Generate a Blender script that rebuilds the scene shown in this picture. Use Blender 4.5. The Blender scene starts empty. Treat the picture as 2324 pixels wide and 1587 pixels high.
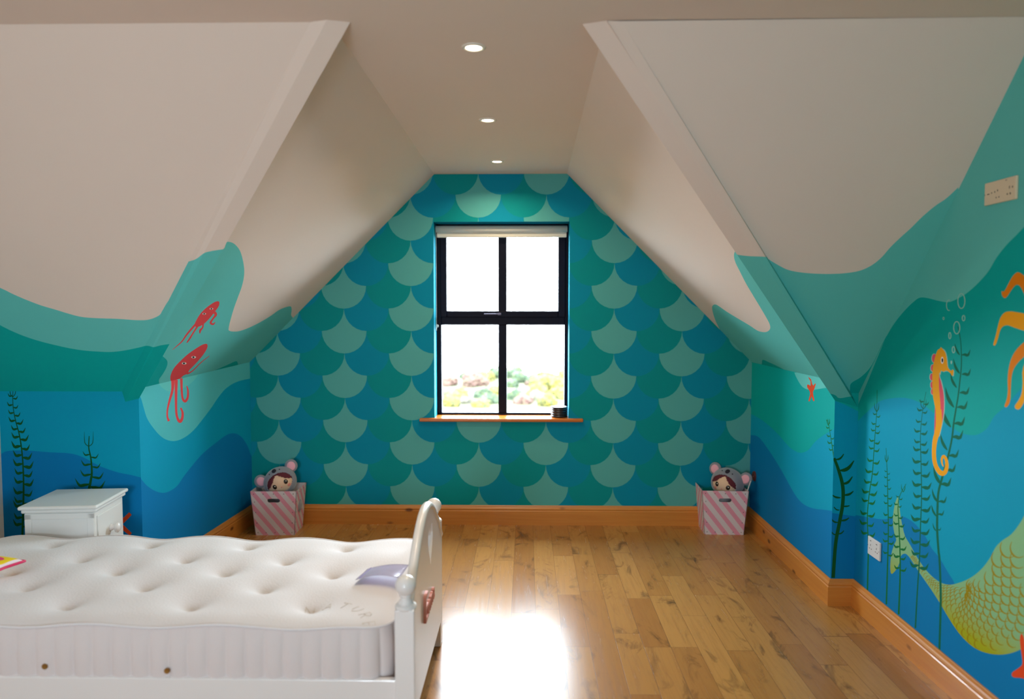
import bpy, bmesh, math, random
import numpy as np
from math import sin, cos, pi, atan, radians, sqrt, exp, floor
from mathutils import Vector as V, Matrix, noise
from mathutils.geometry import delaunay_2d_cdt

sc = bpy.context.scene
COL = sc.collection
# ------------------------------------------------------------------ camera
F = 1670.0; CX, CY = 1162.0, 793.5
EYE = V((0, 0, 1.53))
YAW = atan(33 / F); PIT = atan(93 / F)
cam = bpy.data.cameras.new('camera')
cam.sensor_width = 36.0; cam.lens = 36.0 * F / 2324.0
cam.clip_start = 0.05; cam.clip_end = 500
camo = bpy.data.objects.new('camera', cam); COL.objects.link(camo)
camo.location = EYE; camo.rotation_euler = (pi / 2 - PIT, 0, YAW)
cam.dof.use_dof = True; cam.dof.focus_distance = 3.9; cam.dof.aperture_fstop = 1.4
sc.camera = camo
# ------------------------------------------------------------------ world, exposure
WORLD = 38.0
w = bpy.data.worlds.new('world'); sc.world = w; w.use_nodes = True
bg = w.node_tree.nodes['Background']
bg.inputs[0].default_value = (0.76, 0.89, 1.0, 1); bg.inputs[1].default_value = WORLD
sc.view_settings.view_transform = 'Standard'; sc.view_settings.look = 'None'
sc.view_settings.exposure = 0.0; sc.view_settings.gamma = 1.0
sc.view_settings.use_curve_mapping = False
sc.cycles.use_denoising = True
sc.cycles.max_bounces = 10; sc.cycles.diffuse_bounces = 6; sc.cycles.glossy_bounces = 4
sc.cycles.transparent_max_bounces = 12
sc.cycles.sample_clamp_indirect = 6.0
sc.cycles.caustics_reflective = False; sc.cycles.caustics_refractive = False

def area_light(name, loc, rot, sx, sy, power=0, color=(1, 1, 1), portal=False, shape='RECTANGLE', spread=pi):
    l = bpy.data.lights.new(name, 'AREA'); l.shape = shape; l.size = sx; l.size_y = sy
    l.energy = power; l.color = color; l.spread = spread
    if portal: l.cycles.is_portal = True
    o = bpy.data.objects.new(name, l); COL.objects.link(o); o.location = loc; o.rotation_euler = rot
    return o

# ------------------------------------------------------------------ room dimensions (metres)
D = 5.148            # gable wall
K = 3.760            # knee walls / pier corners
BACK = -1.3          # rear wall behind the camera
XW = -2.748          # left wall
XR = 1.690           # right wall
XDR = 1.571          # dormer right wall
ZC0 = 2.460          # ceiling height at the gable
def zc(y): return ZC0 + (D - y) * 0.0095
YS, ZS = 2.50, zc(2.50)      # where the main slopes meet the flat ceiling
ZK = 1.10                    # knee height at K
WT = 0.32                    # outer wall thickness
WX0, WX1, WZ0, WZ1 = -0.648, 0.298, 0.757, 2.133    # window opening
RV = 0.15                    # reveal depth
BX0, BX1, BZ0, BZ1 = -1.40, -0.40, 0.75, 1.62          # unseen rear window opening, added and sized for fill light

area_light('window_portal', (0.5 * (WX0 + WX1), D + WT + 0.02, 0.5 * (WZ0 + WZ1)), (-pi / 2, 0, 0), WX1 - WX0, WZ1 - WZ0, portal=True)
area_light('fill_window_portal', (0.5 * (BX0 + BX1), BACK - 0.22, 0.5 * (BZ0 + BZ1)), (pi / 2, 0, 0), BX1 - BX0, BZ1 - BZ0, portal=True)  # portal for the added window behind the camera

# ------------------------------------------------------------------ projection helpers: a pixel of the photo -> the point on a surface of the room
RM = (Matrix.Rotation(YAW, 3, 'Z') @ Matrix.Rotation(pi / 2 - PIT, 3, 'X'))
def ray(x, y): return RM @ V(((x - CX) / F, -(y - CY) / F, -1.0))
def on(x, y, ax, val):
    d = ray(x, y); return EYE + d * ((val - EYE[ax]) / d[ax])
def hit(x, y, P, N):
    d = ray(x, y); return EYE + d * ((P - EYE).dot(N) / d.dot(N))

# ------------------------------------------------------------------ materials
def lin(c):
    r = []
    for v in c:
        v /= 255.0
        r.append(v / 12.92 if v <= 0.04045 else ((v + 0.055) / 1.055) ** 2.4)
    return (*r, 1)
MATS = {}
def mat(name, col, rough=0.6, metal=0.0, spec=0.5, coat=0.0, emit=None, estr=0, bump=0, bscale=300, sheen=0, var=0.0, vscale=4.0, trans=0):
    if name in MATS: return MATS[name]
    m = bpy.data.materials.new(name); m.use_nodes = True; MATS[name] = m
    nt = m.node_tree; b = nt.nodes['Principled BSDF']
    c = lin(col)
    b.inputs['Base Color'].default_value = c
    b.inputs['Roughness'].default_value = rough; b.inputs['Metallic'].default_value = metal
    b.inputs['Specular IOR Level'].default_value = spec; b.inputs['Coat Weight'].default_value = coat
    b.inputs['Sheen Weight'].default_value = sheen
    if emit: b.inputs['Emission Color'].default_value = lin(emit); b.inputs['Emission Strength'].default_value = estr
    tc = nt.nodes.new('ShaderNodeTexCoord')
    n = nt.nodes.new('ShaderNodeTexNoise'); n.inputs['Scale'].default_value = vscale; n.inputs['Detail'].default_value = 3
    nt.links.new(tc.outputs['Object'], n.inputs['Vector'])
    if var > 0:
        mx = nt.nodes.new('ShaderNodeMix'); mx.data_type = 'RGBA'
        mx.inputs['A'].default_value = tuple(v * (1 - var) for v in c[:3]) + (1,)
        mx.inputs['B'].default_value = tuple(min(1, v * (1 + var)) for v in c[:3]) + (1,)
        nt.links.new(n.outputs['Fac'], mx.inputs['Factor']); nt.links.new(mx.outputs['Result'], b.inputs['Base Color'])
    if bump > 0:
        n2 = nt.nodes.new('ShaderNodeTexNoise'); n2.inputs['Scale'].default_value = bscale; n2.inputs['Detail'].default_value = 2
        bp = nt.nodes.new('ShaderNodeBump'); bp.inputs['Strength'].default_value = bump; bp.inputs['Distance'].default_value = 0.002
        nt.links.new(tc.outputs['Object'], n2.inputs['Vector']); nt.links.new(n2.outputs['Fac'], bp.inputs['Height'])
        nt.links.new(bp.outputs['Normal'], b.inputs['Normal'])
    return m
def paint(name, col, var=0.04): return mat(name, col, rough=0.7, spec=0.12, bump=0.12, bscale=260, var=var, vscale=2.5)

WHITE = paint('cream_ceiling_paint', (227, 210, 198), 0.02)
WALLW = paint('white_wall_paint', (228, 224, 216), 0.02)
AQUA = paint('pale_aqua_paint', (98, 196, 190))
MINT = paint('mint_aqua_paint', (82, 188, 192))
TEAL = paint('teal_paint', (0, 168, 162))
CYAN = paint('cyan_paint', (0, 156, 190))
DEEP = paint('deep_blue_paint', (0, 122, 182))
G_LIGHT = paint('scale_pale_green_paint', (84, 166, 162))
G_BLUE = paint('scale_blue_teal_paint', (0, 134, 162))
G_GREEN = paint('scale_green_teal_paint', (0, 138, 140))
WEED = paint('seaweed_green_paint', (12, 108, 52))
WEED2 = paint('seaweed_deep_green_paint', (8, 104, 78))
WEED3 = paint('seaweed_dark_green_paint', (12, 84, 36))
RED = paint('coral_red_paint', (226, 72, 76))
ORANGE = paint('starfish_orange_paint', (222, 74, 32))
YEL = paint('seahorse_yellow_paint', (240, 164, 10))
YELD = paint('octopus_orange_paint', (228, 130, 12))
PINKP = paint('seahorse_pink_paint', (222, 84, 100))
PALE = paint('bubble_white_paint', (150, 200, 190))
EYEW = paint('eye_white_paint', (235, 225, 220))
EYEB = paint('eye_black_paint', (25, 20, 30))
SCALE = paint('tail_scale_ochre_paint', (150, 132, 6))

def nodes_of(m):
    nt = m.node_tree; return nt, nt.nodes, nt.links
def mathn(nt, op, a, b=None, c=None):
    n = nt.nodes.new('ShaderNodeMath'); n.operation = op
    for i, v in enumerate((a, b, c)):
        if v is None: continue
        if isinstance(v, (int, float)): n.inputs[i].default_value = v
        else: nt.links.new(v, n.inputs[i])
    return n.outputs[0]
def mixc(nt, f, a, b, mode='MIX'):
    n = nt.nodes.new('ShaderNodeMix'); n.data_type = 'RGBA'; n.blend_type = mode
    for k, v in (('Factor', f), ('A', a), ('B', b)):
        if isinstance(v, (int, float)): n.inputs[k].default_value = v
        elif isinstance(v, tuple): n.inputs[k].default_value = v
        else: nt.links.new(v, n.inputs[k])
    return n.outputs['Result']
def ramp(nt, f, stops):
    n = nt.nodes.new('ShaderNodeValToRGB'); e = n.color_ramp.elements
    while len(e) < len(stops): e.new(0.5)
    for el, (p, c) in zip(e, stops): el.position = p; el.color = c
    nt.links.new(f, n.inputs['Fac']); return n.outputs['Color']
def combine(nt, x, y, z):
    n = nt.nodes.new('ShaderNodeCombineXYZ')
    for i, v in enumerate((x, y, z)):
        if isinstance(v, (int, float)): n.inputs[i].default_value = v
        else: nt.links.new(v, n.inputs[i])
    return n.outputs[0]
def noise_tex(nt, vec, scale, detail=3, rough=0.5, dist=0.0):
    n = nt.nodes.new('ShaderNodeTexNoise'); n.inputs['Scale'].default_value = scale; n.inputs['Detail'].default_value = detail
    n.inputs['Roughness'].default_value = rough; n.inputs['Distortion'].default_value = dist
    nt.links.new(vec, n.inputs['Vector']); return n.outputs['Fac']

# mermaid tail paint: green fading to ochre low down (painted that way)
def tail_paint():
    m = paint('mermaid_tail_green_paint', (140, 178, 118)); nt, N, L = nodes_of(m); b = N['Principled BSDF']
    tc = N.new('ShaderNodeTexCoord'); s = N.new('ShaderNodeSeparateXYZ'); L.new(tc.outputs['Object'], s.inputs[0])
    f = mathn(nt, 'MULTIPLY', mathn(nt, 'SUBTRACT', 0.41, s.outputs['Z']), 8.0)
    c = mixc(nt, f, lin((132, 182, 134)), lin((160, 166, 24))); 
    n = [x for x in N if x.type == 'MIX'][-1]; n.clamp_factor = True
    L.new(c, b.inputs['Base Color']); return m
TAIL = tail_paint()

# oak floor
PW = 0.1215
def floor_mat():
    m = mat('oak_plank_floor', (170, 120, 60), rough=0.16, spec=0.5); nt, N, L = nodes_of(m); b = N['Principled BSDF']
    tc = N.new('ShaderNodeTexCoord'); s = N.new('ShaderNodeSeparateXYZ'); L.new(tc.outputs['Object'], s.inputs[0])
    X, Y = s.outputs['X'], s.outputs['Y']
    u = mathn(nt, 'DIVIDE', mathn(nt, 'SUBTRACT', X, 0.047), PW)
    iu = mathn(nt, 'FLOOR', u); fu = mathn(nt, 'SUBTRACT', u, iu)
    wn = N.new('ShaderNodeTexWhiteNoise'); wn.noise_dimensions = '1D'; L.new(iu, wn.inputs['W'])
    off = mathn(nt, 'MULTIPLY', wn.outputs['Value'], 7.0)
    v = mathn(nt, 'ADD', mathn(nt, 'DIVIDE', Y, 0.78), off)
    v = mathn(nt, 'ADD', v, mathn(nt, 'MULTIPLY', mathn(nt, 'SINE', mathn(nt, 'ADD', mathn(nt, 'MULTIPLY', v, 2.3), mathn(nt, 'MULTIPLY', iu, 5.1))), 0.22))
    iv = mathn(nt, 'FLOOR', v); fv = mathn(nt, 'SUBTRACT', v, iv)
    w2 = N.new('ShaderNodeTexWhiteNoise'); w2.noise_dimensions = '2D'; L.new(combine(nt, iu, iv, 0), w2.inputs['Vector'])
    r = w2.outputs['Value']
    base = ramp(nt, r, [(0.0, lin((164, 108, 50))), (0.3, lin((178, 124, 62))), (0.6, lin((188, 134, 70))), (1.0, lin((170, 114, 54)))])
    gv = combine(nt, mathn(nt, 'MULTIPLY', X, 26), mathn(nt, 'ADD', mathn(nt, 'MULTIPLY', Y, 1.6), mathn(nt, 'MULTIPLY', r, 37)), mathn(nt, 'MULTIPLY', r, 11))
    g = noise_tex(nt, gv, 2.2, 5, 0.6, 0.6)
    c = mixc(nt, mathn(nt, 'MULTIPLY', ramp(nt, g, [(0.45, (0, 0, 0, 1)), (0.62, (1, 1, 1, 1))]), 0.20), base, lin((118, 70, 26)))
    kv = combine(nt, mathn(nt, 'MULTIPLY', X, 8), mathn(nt, 'ADD', mathn(nt, 'MULTIPLY', Y, 3.4), mathn(nt, 'MULTIPLY', r, 53)), mathn(nt, 'MULTIPLY', r, 23))
    k = noise_tex(nt, kv, 1.0, 4, 0.62, 1.2)
    c = mixc(nt, mathn(nt, 'MULTIPLY', ramp(nt, k, [(0.56, (0, 0, 0, 1)), (0.74, (1, 1, 1, 1))]), 0.85), c, lin((78, 48, 20)))
    eu = mathn(nt, 'MINIMUM', fu, mathn(nt, 'SUBTRACT', 1.0, fu)); ev = mathn(nt, 'MINIMUM', fv, mathn(nt, 'SUBTRACT', 1.0, fv))
    gr = mathn(nt, 'MAXIMUM', mathn(nt, 'LESS_THAN', eu, 0.011), mathn(nt, 'LESS_THAN', ev, 0.0022))
    c = mixc(nt, mathn(nt, 'MULTIPLY', gr, 0.5), c, lin((84, 50, 20)))
    L.new(c, b.inputs['Base Color'])
    bp = N.new('ShaderNodeBump'); bp.inputs['Strength'].default_value = 0.25; bp.inputs['Distance'].default_value = 0.002
    h = mathn(nt, 'SUBTRACT', mathn(nt, 'MULTIPLY', g, 0.10), gr); L.new(h, bp.inputs['Height']); L.new(bp.outputs['Normal'], b.inputs['Normal'])
    L.new(mathn(nt, 'ADD', 0.17, mathn(nt, 'MULTIPLY', g, 0.16)), b.inputs['Roughness'])
    return m
FLOOR = floor_mat()

def pine(name, axis, scale=1.0, col=(214, 146, 66), dark=(184, 108, 38), rough=0.35):
    m = mat(name, col, rough=rough, spec=0.5, coat=0.15); nt, N, L = nodes_of(m); b = N['Principled BSDF']
    tc = N.new('ShaderNodeTexCoord'); s = N.new('ShaderNodeSeparateXYZ'); L.new(tc.outputs['Object'], s.inputs[0])
    A = s.outputs['X' if axis == 0 else 'Y']; B = s.outputs['Z']; O = s.outputs['Y' if axis == 0 else 'X']
    v = combine(nt, mathn(nt, 'MULTIPLY', A, 1.3), mathn(nt, 'MULTIPLY', B, 30), mathn(nt, 'MULTIPLY', O, 8))
    g = noise_tex(nt, v, 1.6, 4, 0.55, 0.5)
    c = mixc(nt, g, lin(col), lin(dark))
    vo = N.new('ShaderNodeTexVoronoi'); vo.inputs['Scale'].default_value = 1.0
    L.new(combine(nt, mathn(nt, 'MULTIPLY', A, 4.2), mathn(nt, 'MULTIPLY', B, 9.0), 3.3), vo.inputs['Vector'])
    k = ramp(nt, vo.outputs['Distance'], [(0.07, (1, 1, 1, 1)), (0.15, (0, 0, 0, 1))])
    c = mixc(nt, mathn(nt, 'MULTIPLY', k, 0.85), c, lin((84, 34, 8)))
    L.new(c, b.inputs['Base Color']); return m
PINEX = pine('pine_skirting_across', 0); PINEY = pine('pine_skirting_along', 1)
SILLM = pine('orange_pine_sill', 0, col=(206, 118, 40), dark=(176, 90, 24), rough=0.25)

def glass():
    m = bpy.data.materials.new('window_glass'); m.use_nodes = True; nt = m.node_tree; N = nt.nodes; L = nt.links
    N.clear(); o = N.new('ShaderNodeOutputMaterial'); t = N.new('ShaderNodeBsdfTransparent'); g = N.new('ShaderNodeBsdfGlossy')
    g.inputs['Roughness'].default_value = 0.02; t.inputs[0].default_value = (0.97, 0.985, 0.98, 1)
    fr = N.new('ShaderNodeFresnel'); fr.inputs['IOR'].default_value = 1.45; mx = N.new('ShaderNodeMixShader')
    L.new(fr.outputs[0], mx.inputs[0]); L.new(t.outputs[0], mx.inputs[1]); L.new(g.outputs[0], mx.inputs[2]); L.new(mx.outputs[0], o.inputs[0])
    return m
GLASS = glass()
BEDW = mat('white_gloss_bed_paint', (232, 228, 226), rough=0.28, spec=0.5, coat=0.2)
NSW = mat('white_satin_nightstand_paint', (226, 228, 226), rough=0.3, spec=0.5)
FRAME = mat('navy_black_window_frame', (8, 8, 26), rough=0.5, spec=0.12)

# ------------------------------------------------------------------ mesh helpers
def link(name, me, mats, parent=None, smooth=False, auto=None):
    o = bpy.data.objects.new(name, me); COL.objects.link(o)
    for m in (mats if isinstance(mats, (list, tuple)) else [mats]): me.materials.append(m)
    if smooth:
        for p in me.polygons: p.use_smooth = True
    if parent: o.parent = parent
    return o
def obj(name, bm, mats, parent=None, smooth=False, fix=True):
    if fix: bmesh.ops.recalc_face_normals(bm, faces=bm.faces)
    me = bpy.data.meshes.new(name); bm.to_mesh(me); bm.free()
    return link(name, me, mats, parent, smooth)
def tag(o, label=None, cat=None, group=None, kind=None):
    if label: o['label'] = label
    if cat: o['category'] = cat
    if group: o['group'] = group
    if kind: o['kind'] = kind
    return o
def empty(name, loc, rot=(0, 0, 0)):
    o = bpy.data.objects.new(name, None); COL.objects.link(o); o.location = loc; o.rotation_euler = rot; o.empty_display_size = 0.05
    return o
def copy_tree(o, parent=None):
    kids = list(o.children)
    c = o.copy(); COL.objects.link(c); c.parent = parent
    for k in kids: copy_tree(k, c)
    return c
def box(bm, x0, x1, y0, y1, z0, z1, bev=0, seg=2, mi=0, M=None):
    r = bmesh.ops.create_cube(bm, size=1.0)
    vs = r['verts']
    for v in vs:
        v.co = V((x0 + (v.co.x + .5) * (x1 - x0), y0 + (v.co.y + .5) * (y1 - y0), z0 + (v.co.z + .5) * (z1 - z0)))
    fs = set(f for v in vs for f in v.link_faces)
    if bev > 0:
        es = set(e for v in vs for e in v.link_edges)
        rr = bmesh.ops.bevel(bm, geom=list(es), offset=bev, segments=seg, affect='EDGES', profile=0.5)
        fs = set(f for v in rr['verts'] for f in v.link_faces) | set(f for f in fs if f.is_valid)
    for f in fs: f.material_index = mi
    if M is not None:
        for v in set(v for f in fs for v in f.verts): v.co = M @ v.co
    return fs
def lathe(bm, prof, n=32, M=None, mi=0, cap=True):
    rings = []
    for r, z in prof:
        if r < 1e-6: rings.append([bm.verts.new((0, 0, z))])
        else: rings.append([bm.verts.new((r * cos(2 * pi * i / n), r * sin(2 * pi * i / n), z)) for i in range(n)])
    fs = []
    for a, b in zip(rings, rings[1:]):
        for i in range(n):
            j = (i + 1) % n
            if len(a) == 1 and len(b) == 1: continue
            if len(a) == 1: fs.append(bm.faces.new((a[0], b[i], b[j])))
            elif len(b) == 1: fs.append(bm.faces.new((a[i], a[j], b[0])))
            else: fs.append(bm.faces.new((a[i], a[j], b[j], b[i])))
    if cap:
        for r in (rings[0], rings[-1]):
            if len(r) > 1: fs.append(bm.faces.new(r))
    for f in fs: f.material_index = mi
    if M is not None:
        for v in [v for r in rings for v in r]: v.co = M @ v.co
    return fs
def sphere(bm, c, rx, ry, rz, u=24, v=16, mi=0, M=None):
    r = bmesh.ops.create_uvsphere(bm, u_segments=u, v_segments=v, radius=1.0)
    for q in r['verts']:
        q.co = V((c[0] + q.co.x * rx, c[1] + q.co.y * ry, c[2] + q.co.z * rz))
        if M is not None: q.co = M @ q.co
    for f in set(f for q in r['verts'] for f in q.link_faces): f.material_index = mi; f.smooth = True
    return r['verts']
def tube(bm, pts, rad, n=8, mi=0):
    rings = []
    for i, p in enumerate(pts):
        p = V(p); a = V(pts[max(0, i - 1)]); b = V(pts[min(len(pts) - 1, i + 1)])
        t = (b - a).normalized(); up = V((0, 0, 1)) if abs(t.z) < 0.95 else V((1, 0, 0))
        s = t.cross(up).normalized(); q = s.cross(t)
        r = rad[i] if isinstance(rad, (list, tuple)) else rad
        rings.append([bm.verts.new(p + (s * cos(2 * pi * k / n) + q * sin(2 * pi * k / n)) * r) for k in range(n)])
    for a, b in zip(rings, rings[1:]):
        for i in range(n):
            f = bm.faces.new((a[i], a[(i + 1) % n], b[(i + 1) % n], b[i])); f.material_index = mi; f.smooth = True
    for r in (rings[0], rings[-1]):
        f = bm.faces.new(r); f.material_index = mi
def area2(p): return 0.5 * sum(p[i][0] * p[(i + 1) % len(p)][1] - p[(i + 1) % len(p)][0] * p[i][1] for i in range(len(p)))
def sm(pts, n=5, closed=False):
    """Catmull-Rom through the points"""
    m = len(pts); out = []
    rng = range(m) if closed else range(m - 1)
    for i in rng:
        if closed: p = [pts[(i + k - 1) % m] for k in range(4)]
        else: p = [pts[max(0, min(m - 1, i + k - 1))] for k in range(4)]
        for k in range(n):
            t = k / n
            out.append(tuple(0.5 * ((2 * p[1][j]) + (-p[0][j] + p[2][j]) * t + (2 * p[0][j] - 5 * p[1][j] + 4 * p[2][j] - p[3][j]) * t * t + (-p[0][j] + 3 * p[1][j] - 3 * p[2][j] + p[3][j]) * t ** 3) for j in range(len(pts[0]))))
    if not closed: out.append(tuple(pts[-1]))
    return out
def cdt_regions(polys):
    """polys: list of (2D polygon, tag). polygon 0 is the outline. Returns verts, [(tri, topmost tag)]"""
    vs, es = [], []
    for p, _ in polys:
        s = len(vs); n = len(p); vs += [V(a) for a in p]; es += [(s + i, s + (i + 1) % n) for i in range(n)]
    r = delaunay_2d_cdt(vs, es, [], 0, 1e-6)
    ov = np.array([(v.x, v.y) for v in r[0]]); tri = np.array([f for f in r[2]])
    cen = ov[tri].mean(axis=1); tagv = np.full(len(tri), -1)
    for k, (p, t) in enumerate(polys):
        q = np.array(p); lo, hi = q.min(0), q.max(0)
        idx = np.nonzero(((cen >= lo) & (cen <= hi)).all(1))[0]
        if not len(idx): continue
        c = cen[idx]; x, y = c[:, 0], c[:, 1]; wn = np.zeros(len(idx), int)
        a = q; b = np.roll(q, -1, 0)
        for (ax, ay), (bx, by) in zip(a, b):
            cr = (bx - ax) * (y - ay) - (x - ax) * (by - ay)
            wn += ((ay <= y) & (by > y) & (cr > 0)).astype(int); wn -= ((ay > y) & (by <= y) & (cr < 0)).astype(int)
        ins = idx[wn != 0]
        if k == 0: inside = np.zeros(len(tri), bool); inside[ins] = True; tagv[ins] = t
        else: tagv[ins] = t
    return r[0], [(list(map(int, tri[i])), int(tagv[i])) for i in range(len(tri)) if inside[i]]
def painted(name, outline, layers, base, parent=None, **tags):
    """One flat wall or ceiling mesh. outline: 3D points in a plane. layers: [(pixel polygon or ('uv', poly), material or None for an opening)]"""
    P = outline[0]; 
    N = V((0, 0, 0))
    for i in range(1, len(outline) - 1): N += (outline[i] - P).cross(outline[i + 1] - P)
    N.normalize()
    if N.dot(V((-0.3, 1.5, 1.4)) - P) < 0: N = -N
    e1 = max(((b - a) for a, b in zip(outline, outline[1:] + outline[:1])), key=lambda v: v.length).normalized(); e2 = N.cross(e1)
    to2 = lambda q: ((q - P).dot(e1), (q - P).dot(e2))
    mats = [base]; polys = [([to2(q) for q in outline], 0)]
    for poly, m in layers:
        if m is None: ti = -1
        else:
            if m not in mats: mats.append(m)
            ti = mats.index(m)
        if isinstance(poly[0], V): p2 = [to2(q) for q in poly]
        else: p2 = [to2(hit(x, y, P, N)) for x, y in poly]
        if abs(area2(p2)) < 1e-9: continue
        polys.append((p2, ti))
    vs, tris = cdt_regions(polys)
    bm = bmesh.new(); bv = [bm.verts.new(P + e1 * v.x + e2 * v.y) for v in vs]
    for f, t in tris:
        if t < 0: continue
        try: fc = bm.faces.new([bv[i] for i in f])
        except ValueError: continue
        fc.material_index = t
        fc.normal_update()
        if fc.normal.dot(N) < 0: fc.normal_flip()
    bmesh.ops.delete(bm, geom=[v for v in bm.verts if not v.link_faces], context='VERTS')
    return tag(obj(name, bm, mats, parent, fix=False), **tags)
def stroke(pts, wd, m, n=4):
    """painted brush stroke: list of little pixel quads"""
    if not isinstance(wd, (list, tuple)): wd = [wd] * len(pts)
    q = sm([(p[0], p[1], ww) for p, ww in zip(pts, wd)], n)
    out = []; L = []
    for i, a in enumerate(q):
        b = q[max(0, i - 1)]; c = q[min(len(q) - 1, i + 1)]
        dx, dy = c[0] - b[0], c[1] - b[1]; l = math.hypot(dx, dy) or 1
        L.append((a[0] - dy / l * a[2] / 2, a[1] + dx / l * a[2] / 2, a[0] + dy / l * a[2] / 2, a[1] - dx / l * a[2] / 2))
    for a, b in zip(L, L[1:]): out.append(([(a[0], a[1]), (b[0], b[1]), (b[2], b[3]), (a[2], a[3])], m))
    return out
def poly(pts, m, n=4): return [(sm(pts, n, True), m)]
def raw(pts, m): return [(pts, m)]
def ell(cx, cy, rx, ry, m, n=14): return [([(cx + rx * cos(2 * pi * i / n), cy + ry * sin(2 * pi * i / n)) for i in range(n)], m)]
def ring(cx, cy, rx, ry, wd, m, a0=0, a1=2 * pi, n=18):
    return stroke([(cx + rx * cos(a0 + (a1 - a0) * i / n), cy + ry * sin(a0 + (a1 - a0) * i / n)) for i in range(n + 1)], wd, m, 1)
def weed(stem, w0, w1, m, lf=14, sp=20, start=0.12, end=0.93, grow=0.5, up=0.45, lsc=1.0, rsc=1.0, fat=0.34):
    """painted seaweed: tapering stem with curled leaves either side"""
    n = len(stem); out = stroke(stem, [w0 + (w1 - w0) * i / (n - 1) for i in range(n)], m, 4)
    q = sm(stem, 8); cum = [0]
    for a, b in zip(q, q[1:]): cum.append(cum[-1] + math.hypot(b[0] - a[0], b[1] - a[1]))
    T = cum[-1]; s = T * start; k = 0
    while s < T * end:
        i = max(j for j in range(len(cum)) if cum[j] <= s); x, y = q[i][:2]
        g = min(1.0, grow + (1 - grow) * (s / T - start) * 3)
        for side in (-1, 1):
            L = 1.12 * lf * g * (lsc if side < 0 else rsc) * (0.9 + 0.2 * ((k * 7 + side * 3) % 5) / 5)
            yo = 3.0 if side > 0 else -3.0
            pts = [(x, y + yo), (x + side * .35 * L, y + yo + .06 * L), (x + side * .7 * L, y + yo - .02 * L + .1 * L), (x + side * 1.0 * L, y + yo - up * L)]
            out += stroke(pts, [L * .08, L * fat, L * (fat * .9), .6], m, 3)
        s += sp * (0.75 + 0.35 * g); k += 1
    # two fine tips
    x, y = q[int(len(q) * .1)][:2]
    for side in (-1, 1): out += stroke([(x, y + 8), (x + side * lf * .28, y), (x + side * lf * .32, y - lf * .8)], [1.5, 1.8, .5], m, 3)
    return out

# ------------------------------------------------------------------ THE SETTING: planes
GL, GR = V((-1.955, D, 0)), V((XDR, D, 0))
PL, PR = V((-2.012, K, 0)), V((XDR, K, 0))
GLt, GRt = V((-1.955, D, 1.152)), V((XDR, D, 1.156))
CL, CR = V((-0.642, D, ZC0)), V((0.279, D, ZC0))
# dormer slopes: planes through the gable edge and running back along y
CLb = V((-0.655, YS - 0.15, zc(YS - 0.15))); CRb = V((0.262, YS - 0.15, zc(YS - 0.15)))
def plane(a, b, c):
    n = (b - a).cross(c - a).normalized(); return a, n
DSL = plane(GLt, CL, CLb); DSR = plane(GRt, CR, CRb)
def z_on(pl, x, y): P, N = pl; return P.z - (N.x * (x - P.x) + N.y * (y - P.y)) / N.z
PLt = V((PL.x, K, z_on(DSL, PL.x, K))); PRt = V((PR.x, K, z_on(DSR, PR.x, K)))
MS = plane(V((0, YS, ZS)), V((1, YS, ZS)), V((0, K, ZK)))
def cross_line(pa, pb, pc):
    """point where three planes meet"""
    n1, n2, n3 = pa[1], pb[1], pc[1]; d1, d2, d3 = pa[0].dot(n1), pb[0].dot(n2), pc[0].dot(n3)
    den = n1.dot(n2.cross(n3)); return (n2.cross(n3) * d1 + n3.cross(n1) * d2 + n1.cross(n2) * d3) / den
CEIL = plane(V((0, D, ZC0)), V((1, D, ZC0)), V((0, 0, zc(0))))
KNEE = (V((0, K, 0)), V((0, 1, 0)))
VLt = cross_line(DSL, MS, CEIL); VRt = cross_line(DSR, MS, CEIL)      # tops of the valleys
VLb = cross_line(DSL, MS, KNEE); VRb = cross_line(DSR, MS, KNEE)      # feet of the valleys

def cl(x, y): return hit(x, y, CEIL[0], CEIL[1])
MN = MS[1] if MS[1].z > 0 else -MS[1]
def lift(p): return p + MN * ((MS[0] - p).dot(MN))
def beam(A0, B0, At, Bt, ds, sx):
    E0 = V((A0.x + sx * .055, K, 0)); E0.z = z_on(ds, E0.x, K)
    pn = (B0 - A0).cross(Bt - A0).normalized(); dl = pn.cross(CEIL[1]); At = Bt + dl * ((At.x - Bt.x) / dl.x)
    L0 = lift(B0) + V((sx * .045, 0, 0)); L0.x = min(L0.x, XR)
    return dict(A0=A0, B0=B0, At=At, Bt=Bt, L0=L0, Lt=lift(Bt) + V((sx * .05, 0, 0)), E0=E0)
BEAM_R = beam(V((XDR, K + .001, 1.062)), V((1.687, K + .001, 1.028)), cl(1324, 45), cl(1376, 47), DSR, 1)
BEAM_L = beam(V((PL.x, K + .001, 1.062)), V((-2.084, K + .001, 1.045)), cl(792, 45), cl(742, 45), DSL, -1)
# ---- floor
bm = bmesh.new(); box(bm, XW - .3, XR + .3, BACK - .2, D + WT, -0.12, 0.0)
tag(obj('floor', bm, FLOOR), kind='structure')

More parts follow.
